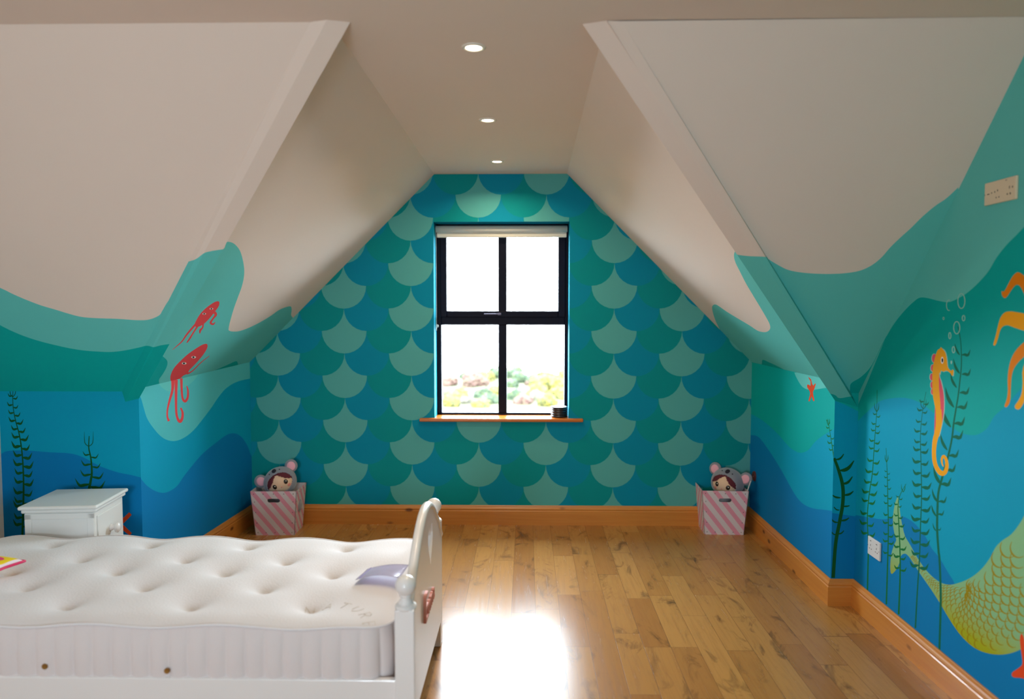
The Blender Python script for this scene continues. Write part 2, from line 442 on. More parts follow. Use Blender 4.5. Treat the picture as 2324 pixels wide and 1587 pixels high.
# ---- gable wall with painted fish scales
def gable_layers():
    out = []; R = 0.1577; cx0 = -0.809; cz0 = 1.845
    for r in range(-9, 14):
        for c in range(-9, 18):
            if (r + c) % 2: continue
            k = c % 3
            if k == 2: continue
            cx = cx0 + c * R; cz = cz0 - r * R
            pts = []
            NN = 14
            for i in range(NN): a = pi + pi * i / NN; pts.append((cx + R * cos(a), cz + R * sin(a)))       # lower half circle
            for i in range(NN // 2): a = -pi / 2 - (pi / 2) * i / (NN // 2); pts.append((cx + R + R * cos(a), cz + R + R * sin(a)))
            for i in range(NN // 2): a = -(pi / 2) * i / (NN // 2); pts.append((cx - R + R * cos(a), cz + R + R * sin(a)))
            out.append(([V((x, D, z)) for x, z in pts], G_LIGHT if k == 0 else G_BLUE))
    out.append(([V((WX0, D, WZ0)), V((WX1, D, WZ0)), V((WX1, D, WZ1)), V((WX0, D, WZ1))], None))
    return out
wallfar = painted('wall_far', [GL, GR, GRt, CR, CL, GLt], gable_layers(), G_GREEN, kind='structure')
# reveal of the window (its own four faces, same paint) and outer leaf of the wall
bm = bmesh.new()
for a, b in (((WX0, WZ0), (WX0, WZ1)), ((WX0, WZ1), (WX1, WZ1)), ((WX1, WZ1), (WX1, WZ0)), ((WX1, WZ0), (WX0, WZ0))):
    bm.faces.new([bm.verts.new(p) for p in ((a[0], D, a[1]), (b[0], D, b[1]), (b[0], D + WT, b[1]), (a[0], D + WT, a[1]))])
obj('reveal', bm, G_BLUE, wallfar, fix=False)

# ---- dormer side walls, slopes
W3L = [(316, 1081), (320, 1087), (334, 1103), (353, 1115), (371, 1119), (387, 1114), (403, 1102), (419, 1079), (437.6, 1055.6), (456, 1034), (475, 1017), (490.6, 1005), (506, 993), (522, 984.6), (538, 985.4), (551.5, 996), (562, 1013), (569, 1032), (580, 1060)]
lay = [(sm([(300, 880), (318, 900), (326, 925), (334, 950), (347.6, 971), (363.5, 989), (379, 998.7), (398, 1001), (419, 993), (440, 976), (461.5, 949.7), (480, 925), (497, 900), (515, 880), (540, 866), (575, 858)]) + [(575, 780), (300, 780)], MINT)]
lay += [(sm(W3L) + [(600, 1300), (290, 1300)], DEEP)]
lay += [(sm([(361, 860), (361, 872), (372, 883), (384, 888.5), (400, 887.5), (419, 879.6), (435, 868.6), (447, 855), (455, 840)]) + [(360, 830)], AQUA)]
T1 = stroke([(392.6, 862), (391.3, 886), (384.7, 910), (380, 931), (380, 947), (383.5, 956)], [8, 6, 5, 4, 4, 6], RED)
T2 = stroke([(400, 862), (399.4, 899), (400, 934), (403, 950), (408.5, 957), (413.5, 949.7), (414.3, 936.5), (410, 926)], [7, 6, 5, 5.5, 7, 6, 5, 3.5], RED)
T3 = stroke([(411.5, 858), (412.5, 888.8), (415, 906), (420.4, 911), (426, 902), (426.5, 886), (423.5, 876)], [6, 5, 5, 6, 5, 4, 2], RED)
lay += T1 + T2 + T3
painted('wall_dormer_left', [PL, GL, GLt, PLt], lay, CYAN, kind='structure')

sq1 = [(496.5, 684.5), (488.8, 685), (473, 694.9), (457, 709.4), (446.5, 725.3), (441, 739), (449, 742.2), (462.4, 735.6), (475.6, 722.7), (486.2, 709.4), (496, 696.2), (498, 688)]
sq2 = [(469.5, 781), (459.7, 782.5), (443.8, 791.8), (425.3, 805), (409.4, 819.6), (394.9, 835.5), (387.2, 852.4), (388.2, 866), (398, 868), (407, 862), (416, 853), (426, 848), (430, 840), (443.8, 825.9), (459.7, 807.4), (470.3, 790)]
lay = [(sm([(480, 575), (506, 566), (512, 556), (516, 549), (531, 553), (545, 570), (553, 600), (554, 625), (549, 650), (540, 675), (532, 697), (525, 720), (519, 745), (522, 751.5), (538, 752.5), (555, 748), (580, 737), (610, 720), (633, 704), (650, 697), (660, 696), (662, 704), (661, 716), (668, 724)]) + [(720, 740), (720, 950), (250, 950), (250, 600)], AQUA)]
lay += [(sm([(340, 800), (360, 803), (373, 812), (380, 821), (378, 834), (369, 850), (361, 862), (362, 874), (364, 890)]) + [(280, 900), (280, 790)], TEAL)]
lay += [(sm([(435, 862), (447, 853.5), (482, 843), (517, 828), (535.5, 820), (540, 826), (541, 836), (560, 830), (580, 815)], 4) + [(600, 900), (440, 900)], TEAL)]
lay += poly(sq1, RED) + poly(sq2, RED)
lay += stroke([(445, 735), (425, 758), (413, 775), (401, 786), (391.5, 794)], [5, 4, 3, 2, 1], RED)
lay += stroke([(450, 738), (437, 758), (431, 768), (424, 778)], [4, 3.5, 4, 2.5], RED)
lay += stroke([(461, 731), (460, 743), (454.5, 750), (453.5, 757)], [5, 3.5, 5, 2], RED)
lay += stroke([(484, 708), (490, 714), (483, 724), (478, 733), (484, 736), (488.5, 731)], [7, 6, 4, 5, 4, 1], RED)
lay += stroke([(424, 849), (437, 842), (455, 824), (475, 808)], [4, 2.6, 2, 1.2], RED)
for cx, cy in ((463.5, 712.5), (479.8, 701)): lay += ell(cx, cy, 4.2, 1.9, EYEW) + ell(cx, cy, 2, 1.5, EYEB)
for cx, cy in ((418, 825), (439.5, 811)): lay += ell(cx, cy, 5.4, 2.6, EYEW) + ell(cx - .5, cy, 2.4, 2, EYEB)
painted('ceiling_dormer_slope_left', [GLt, CL, VLt, BEAM_L['E0'], PLt], lay + T1[:2] + T2[:2], WHITE, kind='structure')

W3R = [(1695, 990), (1702.6, 988), (1717.7, 990), (1730, 1001.7), (1748, 1027), (1765.6, 1054.6), (1783, 1085), (1801, 1117.6), (1816, 1138), (1831, 1149), (1849, 1155), (1871.5, 1157.5), (1889, 1160), (1896, 1161)]
STAR = raw([(1835, 855.5), (1841, 861.8), (1843.5, 872), (1846, 875.6), (1850, 870), (1851.5, 872), (1848.3, 883), (1845, 889.5), (1845.8, 897), (1848.8, 909.6), (1845.8, 911), (1841.7, 899.6), (1837.5, 911), (1834.6, 911), (1838.7, 894.5), (1837.5, 888), (1831.7, 879), (1831.7, 873.4), (1835, 873), (1839.3, 876), (1839.5, 866), (1835, 858)], ORANGE)
lay = [(sm([(1690, 935), (1715, 945), (1740, 962), (1765, 985), (1785, 1008), (1798, 1020), (1816, 1028), (1834, 1022), (1851, 1002), (1871.5, 986.5), (1900, 970)]) + [(1900, 800), (1690, 800)], MINT)]
lay[0] = (lay[0][0], TEAL)
lay += [(sm([(1803, 846), (1806, 854), (1813.5, 868), (1821, 878), (1831, 883.7), (1844, 885), (1861.4, 882.7), (1876.5, 880.7), (1898, 882)]) + [(1898, 840)], AQUA)]
lay += [(sm(W3R) + [(1900, 1420), (1690, 1250)], DEEP)]
WA = weed([(1878.8, 951), (1884.8, 989), (1889, 1015), (1893.8, 1050)], .8, 2.5, WEED, lf=9, sp=16, rsc=.8)
WB = stroke([(1893, 1040), (1903.4, 1068), (1912.7, 1105), (1912.7, 1142.5), (1905.7, 1184), (1896.4, 1235), (1890.9, 1312)], [6, 7, 8, 8, 8, 8, 8], WEED3)
for x, y, dx, dy, L in ((1896, 1043, 1, -1, 20), (1904, 1068, 1, -1, 36), (1910, 1098, 1, -1, 26), (1914, 1124, 1, -.6, 24), (1908, 1130, -1, -.5, 20), (1912, 1150, 1, -.2, 17), (1905, 1158, -1, -.9, 13), (1907, 1182, 1, -.5, 21), (1902, 1186, -1, -.9, 17), (1901, 1212, 1, -.8, 15), (1899, 1214, -1, -.9, 13)):
    WB += stroke([(x, y), (x + dx * L * .35, y - L * .02), (x + dx * L * .65, y + dy * L * .2), (x + dx * L * .95, y + dy * L * .62)], [2, L * .22, L * .2, 2], WEED3, 3)
lay += STAR + WA
painted('wall_dormer_right', [GR, PR, PRt, GRt], lay, CYAN, kind='structure')

lay = [(sm([(1700, 600), (1683, 562), (1676, 561), (1668.5, 570), (1665.7, 580), (1669, 595.6), (1679.4, 616.8), (1692.7, 643), (1708.5, 669.7), (1724.4, 696), (1740, 722.7), (1747, 737), (1747.5, 746.5), (1741.6, 752.6), (1732.4, 754), (1719, 750.5), (1700.6, 738.5), (1674, 722.7), (1650, 708), (1629, 693.5), (1621, 691.4), (1616, 697), (1618.5, 712), (1625, 730.6), (1636, 753), (1645, 772)]) + [(1700, 900), (1960, 950), (1960, 600)], AQUA)]
lay += [(sm([(1725, 840), (1729, 826), (1731, 817), (1745.6, 822.6), (1769.4, 833.8), (1790.6, 845.8), (1806.5, 853.7), (1815, 860)]) + [(1815, 900), (1725, 900)], TEAL)]
lay += STAR
painted('ceiling_dormer_slope_right', [GRt, CR, VRt, BEAM_R['E0'], PRt], lay, WHITE, kind='structure')

# ---- main slopes
lay = [(sm([(-760, 560), (-400, 540), (-150, 600), (-60, 630), (0, 653.4), (31.5, 668.6), (63, 682), (94.5, 693.8), (126, 703), (157.5, 712.7), (186, 719.6), (220.5, 722.4), (268, 724), (315, 727), (340, 725), (361, 716), (368.6, 705), (378, 689), (397, 661), (419, 626), (441, 590), (450.5, 579), (461.6, 574), (490, 566)]) + [(490, 950), (-760, 950)], AQUA)]
lay += [(sm([(-760, 640), (-400, 620), (-150, 670), (-60, 705), (0, 738), (31.5, 753.6), (63, 766), (94.5, 775.7), (126, 783.6), (157.5, 790.5), (189, 795.5), (220.5, 798), (252, 799), (283.5, 795.5), (315, 789), (334, 784.5), (348, 788), (400, 780)]) + [(400, 1000), (-760, 1000)], TEAL)]
painted('ceiling_slope_left', [V((XW, K, ZK)), V((BEAM_L['L0'].x, K, ZK)), BEAM_L['L0'], BEAM_L['Lt'], V((XW, YS, ZS))], lay, WHITE, kind='structure')
lay = [(sm([(1690, 575), (1723, 582.5), (1735.5, 582.5), (1748, 591), (1770, 604), (1789, 612.8), (1814, 618), (1845.7, 621), (1883.6, 622), (1921, 620), (1953, 614), (1978, 602.4), (2000, 585), (2022, 560), (2047, 536), (2066, 519), (2085, 500), (2100, 486), (2123, 467), (2148, 450), (2175, 425)]) + [(2175, 980), (1690, 980)], AQUA)]
lay += [(sm([(2040, 720), (2009, 768), (1978.6, 828.6), (1955, 855), (1932, 870), (1929, 885), (1928, 905)]) + [(1928, 950), (2080, 950)], TEAL)]
painted('ceiling_slope_right', [BEAM_R['L0'], V((BEAM_R['L0'].x, K, ZK)), V((XR, K, ZK)), V((XR, YS, ZS)), BEAM_R['Lt']], lay, WHITE, kind='structure')

# ---- knee walls beside the dormer
W3K = [(-40, 1045), (1, 1031), (13, 1025), (32, 1023), (64, 1023), (90, 1025), (116, 1027), (150, 1028.6), (171, 1032), (193, 1040), (214, 1052), (236, 1062), (268, 1072.5), (300, 1079), (322, 1085), (340, 1090)]
lay = [(sm(W3K) + [(340, 1500), (-60, 1500)], DEEP)]
lay += weed([(32, 868), (29, 893.6), (30, 925.7), (35, 953.6), (43, 983.6), (48, 1011.4), (51.4, 1043.6), (53, 1075.7), (53.6, 1107.8), (53, 1140), (50, 1240)], 1, 5, WEED3, lf=20, sp=19, start=.1, up=.5, fat=.3)
lay += weed([(202.5, 990), (201.4, 1015.7), (205.7, 1037), (207.8, 1056.4), (208.3, 1075.7), (205.7, 1092.8), (200, 1130), (196, 1240)], 2, 7, WEED3, lf=32, sp=24, start=.18, up=.4, fat=.2)
lay += stroke([(268, 1194), (284, 1178), (296, 1166)], [9, 9, 8], ORANGE) + stroke([(268, 1186), (284, 1202), (297, 1213)], [9, 9, 7], ORANGE)
painted('wall_knee_left', [V((XW, K, 0)), PL, V((PL.x, K, ZK)), V((XW, K, ZK))], lay, CYAN, kind='structure')
lay = [([(1880, 1163), (1891, 1165), (1960, 1175), (1960, 1500), (1880, 1500)], DEEP)] + WB
lay += [(sm([(1880, 905), (1900, 912), (1920, 920), (1950, 935)]) + [(1960, 850), (1880, 850)], TEAL)]
painted('wall_knee_right', [PR, V((XR, K, 0)), V((XR, K, ZK)), V((PR.x, K, ZK))], lay, CYAN, kind='structure')

# ---- right wall mural
TAILP = [(2036.5, 1129), (2030.6, 1146.5), (2027, 1170), (2027, 1193.6), (2030.6, 1214), (2034, 1226), (2029, 1237.7), (2023, 1258), (2020.5, 1285), (2023, 1303), (2033.5, 1293.6), (2041, 1279), (2045, 1262), (2054, 1257), (2063, 1264), (2074.7, 1282), (2092, 1308), (2113, 1338), (2133.6, 1370), (2151, 1399.6), (2169, 1427.5), (2186.6, 1449.6), (2210, 1470), (2236.6, 1482), (2266, 1486.4), (2292.5, 1483.4), (2316, 1474.6), (2345, 1458), (2380, 1425), (2400, 1300), (2400, 1060), (2360, 1090), (2340, 1140), (2324, 1171.5), (2313, 1190.6), (2295.5, 1212.7), (2275, 1227), (2260, 1242), (2248.4, 1264), (2233.7, 1285), (2216, 1302.5), (2195.4, 1315.7), (2175, 1323.6), (2157, 1327.5), (2139.5, 1324.5), (2122, 1314), (2101, 1293.6), (2080.6, 1264), (2066, 1237.7), (2054, 1217), (2048, 1193.6), (2044, 1173), (2041, 1149), (2038.5, 1131)]
def in_poly(p, q):
    c = False
    for i in range(len(q)):
        a, b = q[i], q[i - 1]
        if (a[1] > p[1]) != (b[1] > p[1]) and p[0] < (b[0] - a[0]) * (p[1] - a[1]) / (b[1] - a[1]) + a[0]: c = not c
    return c
SMT = sm(TAILP, 3, True)
def tail_scales():
    C = sm([(2068, 1266, 7), (2085, 1287, 11), (2107, 1314, 19), (2128, 1343, 27), (2155, 1372, 44), (2195, 1395, 74), (2245, 1385, 105), (2300, 1345, 135), (2360, 1290, 150)], 40)
    out = []; s = 0; i = 0; row = 0; last = C[0]
    acc = 0; need = 0
    for i in range(1, len(C)):
        acc += math.hypot(C[i][0] - C[i - 1][0], C[i][1] - C[i - 1][1])
        if acc < need: continue
        acc = 0; cx, cy, hw = C[i]
        nn = 4 if hw < 20 else (6 if hw < 60 else 9)
        r = 1.05 * 2 * hw / nn / 1.9; need = r * .85; row += 1
        dx, dy = C[i][0] - C[i - 1][0], C[i][1] - C[i - 1][1]; l = math.hypot(dx, dy); dx /= l; dy /= l
        for k in range(nn + 1):
            t = -hw + (k + .5 * (row % 2)) * 2 * hw / nn
            if abs(t) > hw * .96: continue
            px, py = cx - dy * t, cy + dx * t
            if px > 2335: continue
            rr = r * 1.1; th = .9 + hw * .017
            base = math.atan2(-dy, -dx)
            pts = [(px + rr * cos(base + a), py + rr * 1.15 * sin(base + a)) for a in (-1.35, -.9, -.45, 0, .45, .9, 1.35)]
            if not all(in_poly(p, SMT) for p in pts): continue
            out += stroke(pts, [.4 * th, .7 * th, th, 1.3 * th, th, .7 * th, .4 * th], SCALE, 2)
    return out
lay = [(sm([(2040, 712), (2009.6, 767.8), (2028.5, 736), (2050.5, 708), (2072.6, 685.9), (2088, 675.8), (2107, 677), (2129, 682.7), (2151, 686), (2167, 681), (2192, 667), (2217.5, 645), (2242.7, 616.6), (2261.6, 585), (2283.7, 556.7), (2305.7, 534.6), (2324, 515.7), (2400, 440), (2700, 330), (3200, 420), (4200, 200), (7000, 100)][1:]) + [(7000, 7000), (1900, 1700), (1900, 900), (1945, 925)], TEAL)]
lay += [(sm([(1940, 965), (1953, 950), (1968.6, 934.8), (1993.8, 912.7), (2019, 904.9), (2053.7, 903.3), (2085, 912.7), (2110, 930), (2140, 957), (2164, 972.6), (2183, 983.6), (2214, 987.7), (2239.6, 972.6), (2255, 947), (2271, 931.6), (2293, 909.6), (2324, 875), (2400, 800), (2700, 700), (3300, 900), (4500, 900), (7000, 1100)]) + [(7000, 7000), (1900, 1700), (1900, 960)], CYAN)]
lay += [(sm([(1935, 1169), (1945, 1170), (2001.6, 1179), (2027, 1174), (2047, 1172.6), (2064.6, 1180), (2082, 1195), (2100, 1218), (2115, 1245.7), (2133, 1268), (2161, 1314), (2200, 1360), (2400, 1420), (3000, 1900), (4500, 2300), (7000, 3600)]) + [(7000, 7000), (1900, 7000)], DEEP)]
lay += poly(TAILP, TAIL, 3) + tail_scales()
lay += weed([(1990.7, 885), (1989.3, 943), (1984.7, 1003), (1980, 1073), (1973, 1119), (1968.4, 1175), (1970.7, 1235), (1969.8, 1291), (1968.4, 1345)], 1, 3.5, WEED, lf=15, sp=22, start=.13, end=.76)
lay += weed([(2011, 1017), (2013.5, 1073), (2014.8, 1128.6), (2016.2, 1198), (2014.8, 1268), (2011.6, 1372)], 1, 3.5, WEED, lf=11, sp=20, start=.16, end=.7)
lay += weed([(2056.6, 1098.4), (2042.7, 1124), (2038, 1151.8), (2040.4, 1198), (2042.7, 1258.6), (2042.7, 1314), (2039.5, 1395)], 1, 4, WEED, lf=13, sp=23, start=.12, end=.75)
lay += weed([(2101.7, 889.5), (2093.8, 933.6), (2089, 989), (2090.5, 1059), (2091.5, 1128.6), (2089, 1198), (2086.8, 1268), (2082, 1342), (2077.5, 1426)], 1, 3.6, WEED2, lf=19, sp=24, start=.05, end=.77)
WG = [(2174, 741), (2179.8, 771), (2181.8, 801.4), (2181.8, 831.6), (2178.8, 862), (2174.7, 898), (2169.7, 928.5), (2164.6, 960), (2160.4, 996), (2151.6, 1036.5), (2139, 1082), (2130, 1117), (2127.7, 1152.5), (2127, 1203), (2130, 1250), (2132, 1267), (2134, 1311), (2135, 1370), (2132, 1475)]
lay += stroke(WG, [1.5 + 3.5 * min(1, i / 10) for i in range(len(WG))], WEED2)
for x, y, L in ((2183, 806, 20), (2183, 850, 21), (2178, 892, 23), (2172, 925, 25), (2165, 962, 26), (2160, 993, 27), (2153, 1035, 24), (2147, 1068, 23), (2134, 1100, 26), (2130, 1139, 19), (2128, 1168, 15), (2127, 1203, 9)):
    lay += stroke([(x, y), (x + L * .35, y - L * .05), (x + L * .7, y + L * .02), (x + L * .95, y - L * .62)], [2, L * .3, L * .28, .6], WEED2, 3)
for x, y, L in ((2178, 806, 26), (2178, 848, 34), (2171, 880, 33), (2165, 925, 46), (2158, 970, 48), (2150, 1022, 38), (2136, 1100, 42), (2128, 1140, 30), (2125, 1172, 26), (2124, 1205, 17)):
    lay += stroke([(x, y), (x - L * .16, y - L * .22), (x - L * .32, y - L * .55), (x - L * .42, y - L * 1.0)], [2, L * .17, L * .15, .6], WEED2, 3)
# bubbles
for b in ((2181.8, 683.4, 8, 17, 2), (2171.3, 744, 7, 14, 2), (2186.8, 722.3, 3, 6, 2), (2155.6, 762, 2.5, 7, 2), (2164, 794, 3, 7, 2), (2141.4, 723, 1.5, 3, 1.2)): lay += ring(*b, PALE)
lay += ring(2153.5, 693, 5.5, 12, 1.6, PALE, 1.2, 5.2) + ell(2159, 822.6, 2, 4, PALE)
# seahorse
for e in ((2120, 813.5, 6.5, 11), (2116.6, 835.7, 5.5, 9), (2114, 856, 5, 9), (2115, 874, 4.5, 9), (2115.8, 889, 4, 8)): lay += ell(*e, PALE)
for e in ((2120.6, 813.5, 5.5, 10), (2117.2, 835.7, 4.6, 8), (2114.6, 856, 4.2, 8), (2115.4, 874, 3.7, 8), (2116, 889, 3.2, 7)): lay += ell(*e, PINKP)
head = [(2133.4, 791.7), (2140.4, 794), (2145.5, 801), (2148.5, 813.5), (2150.5, 831.6), (2154.6, 838.7), (2158.6, 841.7), (2161.6, 839), (2164, 841.7), (2163, 852.5), (2159.6, 852), (2156.6, 846.8), (2148.5, 841.7), (2140.4, 843.7), (2135.4, 841.7), (2133.2, 850)]
lay += [([(x + (1.6 if x > 2133 else 0), y - (1.5 if y < 830 else -1.2)) for x, y in sm(head, 3)] + [(2128, 850), (2124, 803)], PALE)]
lay += [(sm([(2131, 829), (2134, 856), (2137, 864), (2140.4, 878), (2143.4, 894), (2144.5, 912), (2144, 932.5), (2142, 950), (2138, 969), (2133, 991)]) + [(2120, 991), (2124, 850)], PALE)]
lay += [(sm([(2131, 829), (2132, 854), (2135, 864), (2138.4, 878), (2141.4, 894), (2142.5, 912), (2142, 932.5), (2140, 950), (2136.5, 969), (2131, 991)]) + [(2120, 991), (2124, 850)], PINKP)]
lay += [(sm([(2133.4, 791.7), (2128, 795), (2124, 805), (2120, 819.5), (2117, 833.7), (2116, 851.8), (2116, 872), (2117, 896), (2121, 918.4), (2124, 934.5), (2125, 960)]) + [(2138, 960)] + sm([(2135, 958), (2134.8, 935), (2134, 912), (2132.5, 895), (2131, 878), (2131, 852), (2133.2, 845)], 3) + [(2145, 812), (2141, 797)], YEL)]
lay += poly(head, YEL, 3)
lay += stroke([(2130, 930), (2131, 958), (2128, 978), (2122, 1000), (2119.8, 1022), (2120.2, 1042), (2124, 1058), (2131, 1070), (2139, 1075), (2146, 1070), (2149, 1057), (2147, 1043), (2141.5, 1035.5), (2137.5, 1042), (2138, 1052), (2141, 1059)], [13, 14, 12.5, 11, 9.5, 9.5, 9.5, 10.5, 11.5, 9.5, 8, 6.8, 6, 5, 3.6, 2], YEL)
lay += ell(2138.4, 818, 3.3, 8, EYEW) + ell(2138.8, 818, 1.9, 5, EYEB)
# octopus arms reaching in from the right
lay += poly([(2400, 640), (2340, 640), (2324, 626), (2310.5, 618), (2299.4, 626), (2290, 641.8), (2282, 657.5), (2277.4, 662), (2273.3, 661.3), (2274, 670), (2279, 676.4), (2285, 674), (2293, 662), (2301, 651), (2309, 646.5), (2318, 654), (2340, 690), (2400, 720)], YELD, 3)
lay += poly([(2400, 740), (2345, 716), (2324, 711.7), (2305.7, 708.6), (2293, 707), (2280.5, 709.5), (2271, 720.5), (2265, 739.4), (2260, 761.5), (2254.7, 780.4), (2256, 784.5), (2260, 782), (2265, 767.8), (2269.5, 751), (2276, 741.4), (2287, 738.5), (2302.6, 744), (2324, 751), (2345, 758), (2400, 780)], YEL, 3)
lay += poly([(2400, 740), (2345, 758), (2324, 777), (2312, 788), (2301, 802.5), (2293, 821), (2288.4, 843.4), (2287, 865.5), (2287.5, 887.5), (2285, 906.4), (2280, 920.6), (2282, 924.4), (2287, 922), (2292.5, 909.6), (2293.8, 884.4), (2295.7, 856), (2301, 837), (2312, 821.4), (2324, 810), (2345, 790), (2400, 790)], YELD, 3)
lay += poly([(2345, 800), (2322, 835), (2321, 870), (2318, 895), (2311, 910), (2303.5, 921), (2305, 927.5), (2312, 929.5), (2319, 922), (2326, 905), (2332, 850), (2400, 800)], YEL, 3)
lay += ell(2520, 745, 150, 150, YEL, 40)
# starfish low on the right
lay += poly([(2317.5, 1439), (2314.6, 1452.5), (2317.5, 1479), (2320.5, 1505.5), (2313, 1516), (2300, 1524.6), (2296, 1531), (2301, 1538), (2324, 1541), (2352, 1562), (2345, 1530), (2365, 1505), (2332, 1500), (2324, 1450)], ORANGE, 3)
painted('wall_right', [V((XR, BACK, 0)), V((XR, K, 0)), V((XR, K, ZK)), V((XR, YS, ZS)), V((XR, BACK, zc(BACK)))], lay, AQUA, kind='structure')

# ---- flat ceiling, left wall, rear wall with a window added for fill light
zb = zc(BACK)
bm = bmesh.new()
def face(bm, pts): return bm.faces.new([bm.verts.new(p) for p in pts])
face(bm, [V((XW, BACK, zb)), V((XR, BACK, zb)), V((XR, YS + .015, ZS)), VRt + V((.02, .015, 0)), CR, CL, VLt + V((-.02, .015, 0)), V((XW, YS + .015, ZS))])
tag(obj('ceiling', bm, WHITE, fix=False), kind='structure')
bm = bmesh.new(); face(bm, [V((XW, BACK, 0)), V((XW, K, 0)), V((XW, K, ZK)), V((XW, YS, ZS)), V((XW, BACK, zb))])
tag(obj('wall_left', bm, WALLW, fix=False), kind='structure')
wr = painted('wall_back', [V((XW, BACK, 0)), V((XR, BACK, 0)), V((XR, BACK, zb)), V((XW, BACK, zb))], [([V((BX0, BACK, BZ0)), V((BX1, BACK, BZ0)), V((BX1, BACK, BZ1)), V((BX0, BACK, BZ1))], None)], WALLW, kind='structure')
bm = bmesh.new()
for a, b in (((BX0, BZ0), (BX0, BZ1)), ((BX0, BZ1), (BX1, BZ1)), ((BX1, BZ1), (BX1, BZ0)), ((BX1, BZ0), (BX0, BZ0))):
    face(bm, [(a[0], BACK, a[1]), (b[0], BACK, b[1]), (b[0], BACK - .2, b[1]), (a[0], BACK - .2, a[1])])
obj('reveal', bm, WALLW, wr, fix=False)
w2 = tag(empty('added_fill_window', (0, BACK - .1, BZ0)), kind='structure')  # unseen window, added to let fill light in from behind
bm = bmesh.new()
for x0, x1 in ((BX0, BX0 + .05), (BX1 - .05, BX1), (-1.23, -1.17)): box(bm, x0, x1, -.03, .03, 0, BZ1 - BZ0)
for z0, z1 in ((0, .05), (BZ1 - BZ0 - .05, BZ1 - BZ0)): box(bm, BX0, BX1, -.03, .03, z0, z1)
obj('window_frame', bm, FRAME, w2)

# ---- boxed-in valley beams either side of the dormer
def valley(name, g, a_px, t_px):
    A0, B0, At, Bt = g['A0'], g['B0'], g['At'], g['Bt']
    o1 = painted(name, [A0, B0, Bt, At], a_px + t_px, WHITE, kind='structure')
    for tri in ([B0, g['L0'], g['Lt']], [B0, g['Lt'], Bt]): painted('side_face', tri, a_px + t_px, WHITE, o1)
    bm = bmesh.new(); face(bm, [A0, At, At + V((0, .01, .01)), A0 + V((0, 0, .13))]); obj('inner_face', bm, WHITE, o1, fix=False)
valley('ceiling_valley_beam_right', BEAM_R,
       [(sm([(1600, 566), (1685, 580), (1722, 582.3), (1760, 584)], 3) + [(2000, 600), (2000, 950), (1600, 950)], AQUA)],
       [(sm([(1860, 888), (1893, 896), (1902, 903), (1912, 903.5), (1925, 901), (1960, 897)], 3) + [(2000, 970), (1860, 970)], TEAL)])
valley('ceiling_valley_beam_left', BEAM_L,
       [(sm([(400, 600), (441, 590), (461, 576), (475, 571), (506, 566), (560, 560)], 3) + [(560, 950), (200, 950), (200, 600)], AQUA)],
       [(sm([(300, 790), (334, 785), (348, 788), (365, 784), (386, 781), (420, 778)], 3) + [(420, 970), (200, 970), (200, 800)], TEAL)])

# ---- added outer shell, unseen, blocks sky light leaking through the gaps
bm = bmesh.new(); box(bm, XW - .3, XR + .3, BACK - .2, D + WT, 2.75, 2.9)
tag(obj('light_block_top', bm, WALLW), kind='structure')
for nm, yy, q in (('light_block_far', D + WT, (WX0, WX1, WZ0, WZ1)), ('light_block_back', BACK - .2, (BX0, BX1, BZ0, BZ1))):
    painted(nm, [V((XW - .3, yy, -.12)), V((XR + .3, yy, -.12)), V((XR + .3, yy, 2.9)), V((XW - .3, yy, 2.9))], [([V((q[0], yy, q[2])), V((q[1], yy, q[2])), V((q[1], yy, q[3])), V((q[0], yy, q[3]))], None)], WALLW, kind='structure')
for nm, xx in (('light_block_left', XW - .3), ('light_block_right', XR + .3)):
    bm = bmesh.new(); face(bm, [(xx, BACK - .2, -.12), (xx, D + WT, -.12), (xx, D + WT, 2.9), (xx, BACK - .2, 2.9)]); tag(obj(nm, bm, WALLW, fix=False), kind='structure')

# ---- skirting boards
PROF = [(0, 0), (.020, 0), (.020, .098), (.0165, .103), (.0165, .107), (.019, .112), (.016, .119), (.011, .124), (.0085, .134), (.005, .137), (0, .137)]
path = [V((XW, K, 0)), V((PL.x, K, 0)), V((GL.x, D, 0)), V((GR.x, D, 0)), V((PR.x, K, 0)), V((XR, K, 0)), V((XR, BACK, 0))]
dirs = [(b - a).normalized() for a, b in zip(path, path[1:])]
nrm = [V((d.y, -d.x, 0)) for d in dirs]
def off(i, t):
    if i == 0: return path[0] + nrm[0] * t
    if i == len(path) - 1: return path[-1] + nrm[-1] * t
    a, b = nrm[i - 1], nrm[i]; m = (a + b); k = m.dot(a); return path[i] + m * (t / k)
for i, nm in enumerate(('baseboard_knee_left', 'baseboard_dormer_left', 'baseboard_far', 'baseboard_dormer_right', 'baseboard_knee_right', 'baseboard_right')):
    bm = bmesh.new(); r0 = [bm.verts.new(off(i, t) + V((0, 0, z))) for t, z in PROF]; r1 = [bm.verts.new(off(i + 1, t) + V((0, 0, z))) for t, z in PROF]
    for k in range(len(PROF)): bm.faces.new((r0[k], r0[(k + 1) % len(PROF)], r1[(k + 1) % len(PROF)], r1[k]))
    bm.faces.new(r0); bm.faces.new(r1)
    tag(obj(nm, bm, PINEX if abs(dirs[i].x) > abs(dirs[i].y) else PINEY), kind='structure')

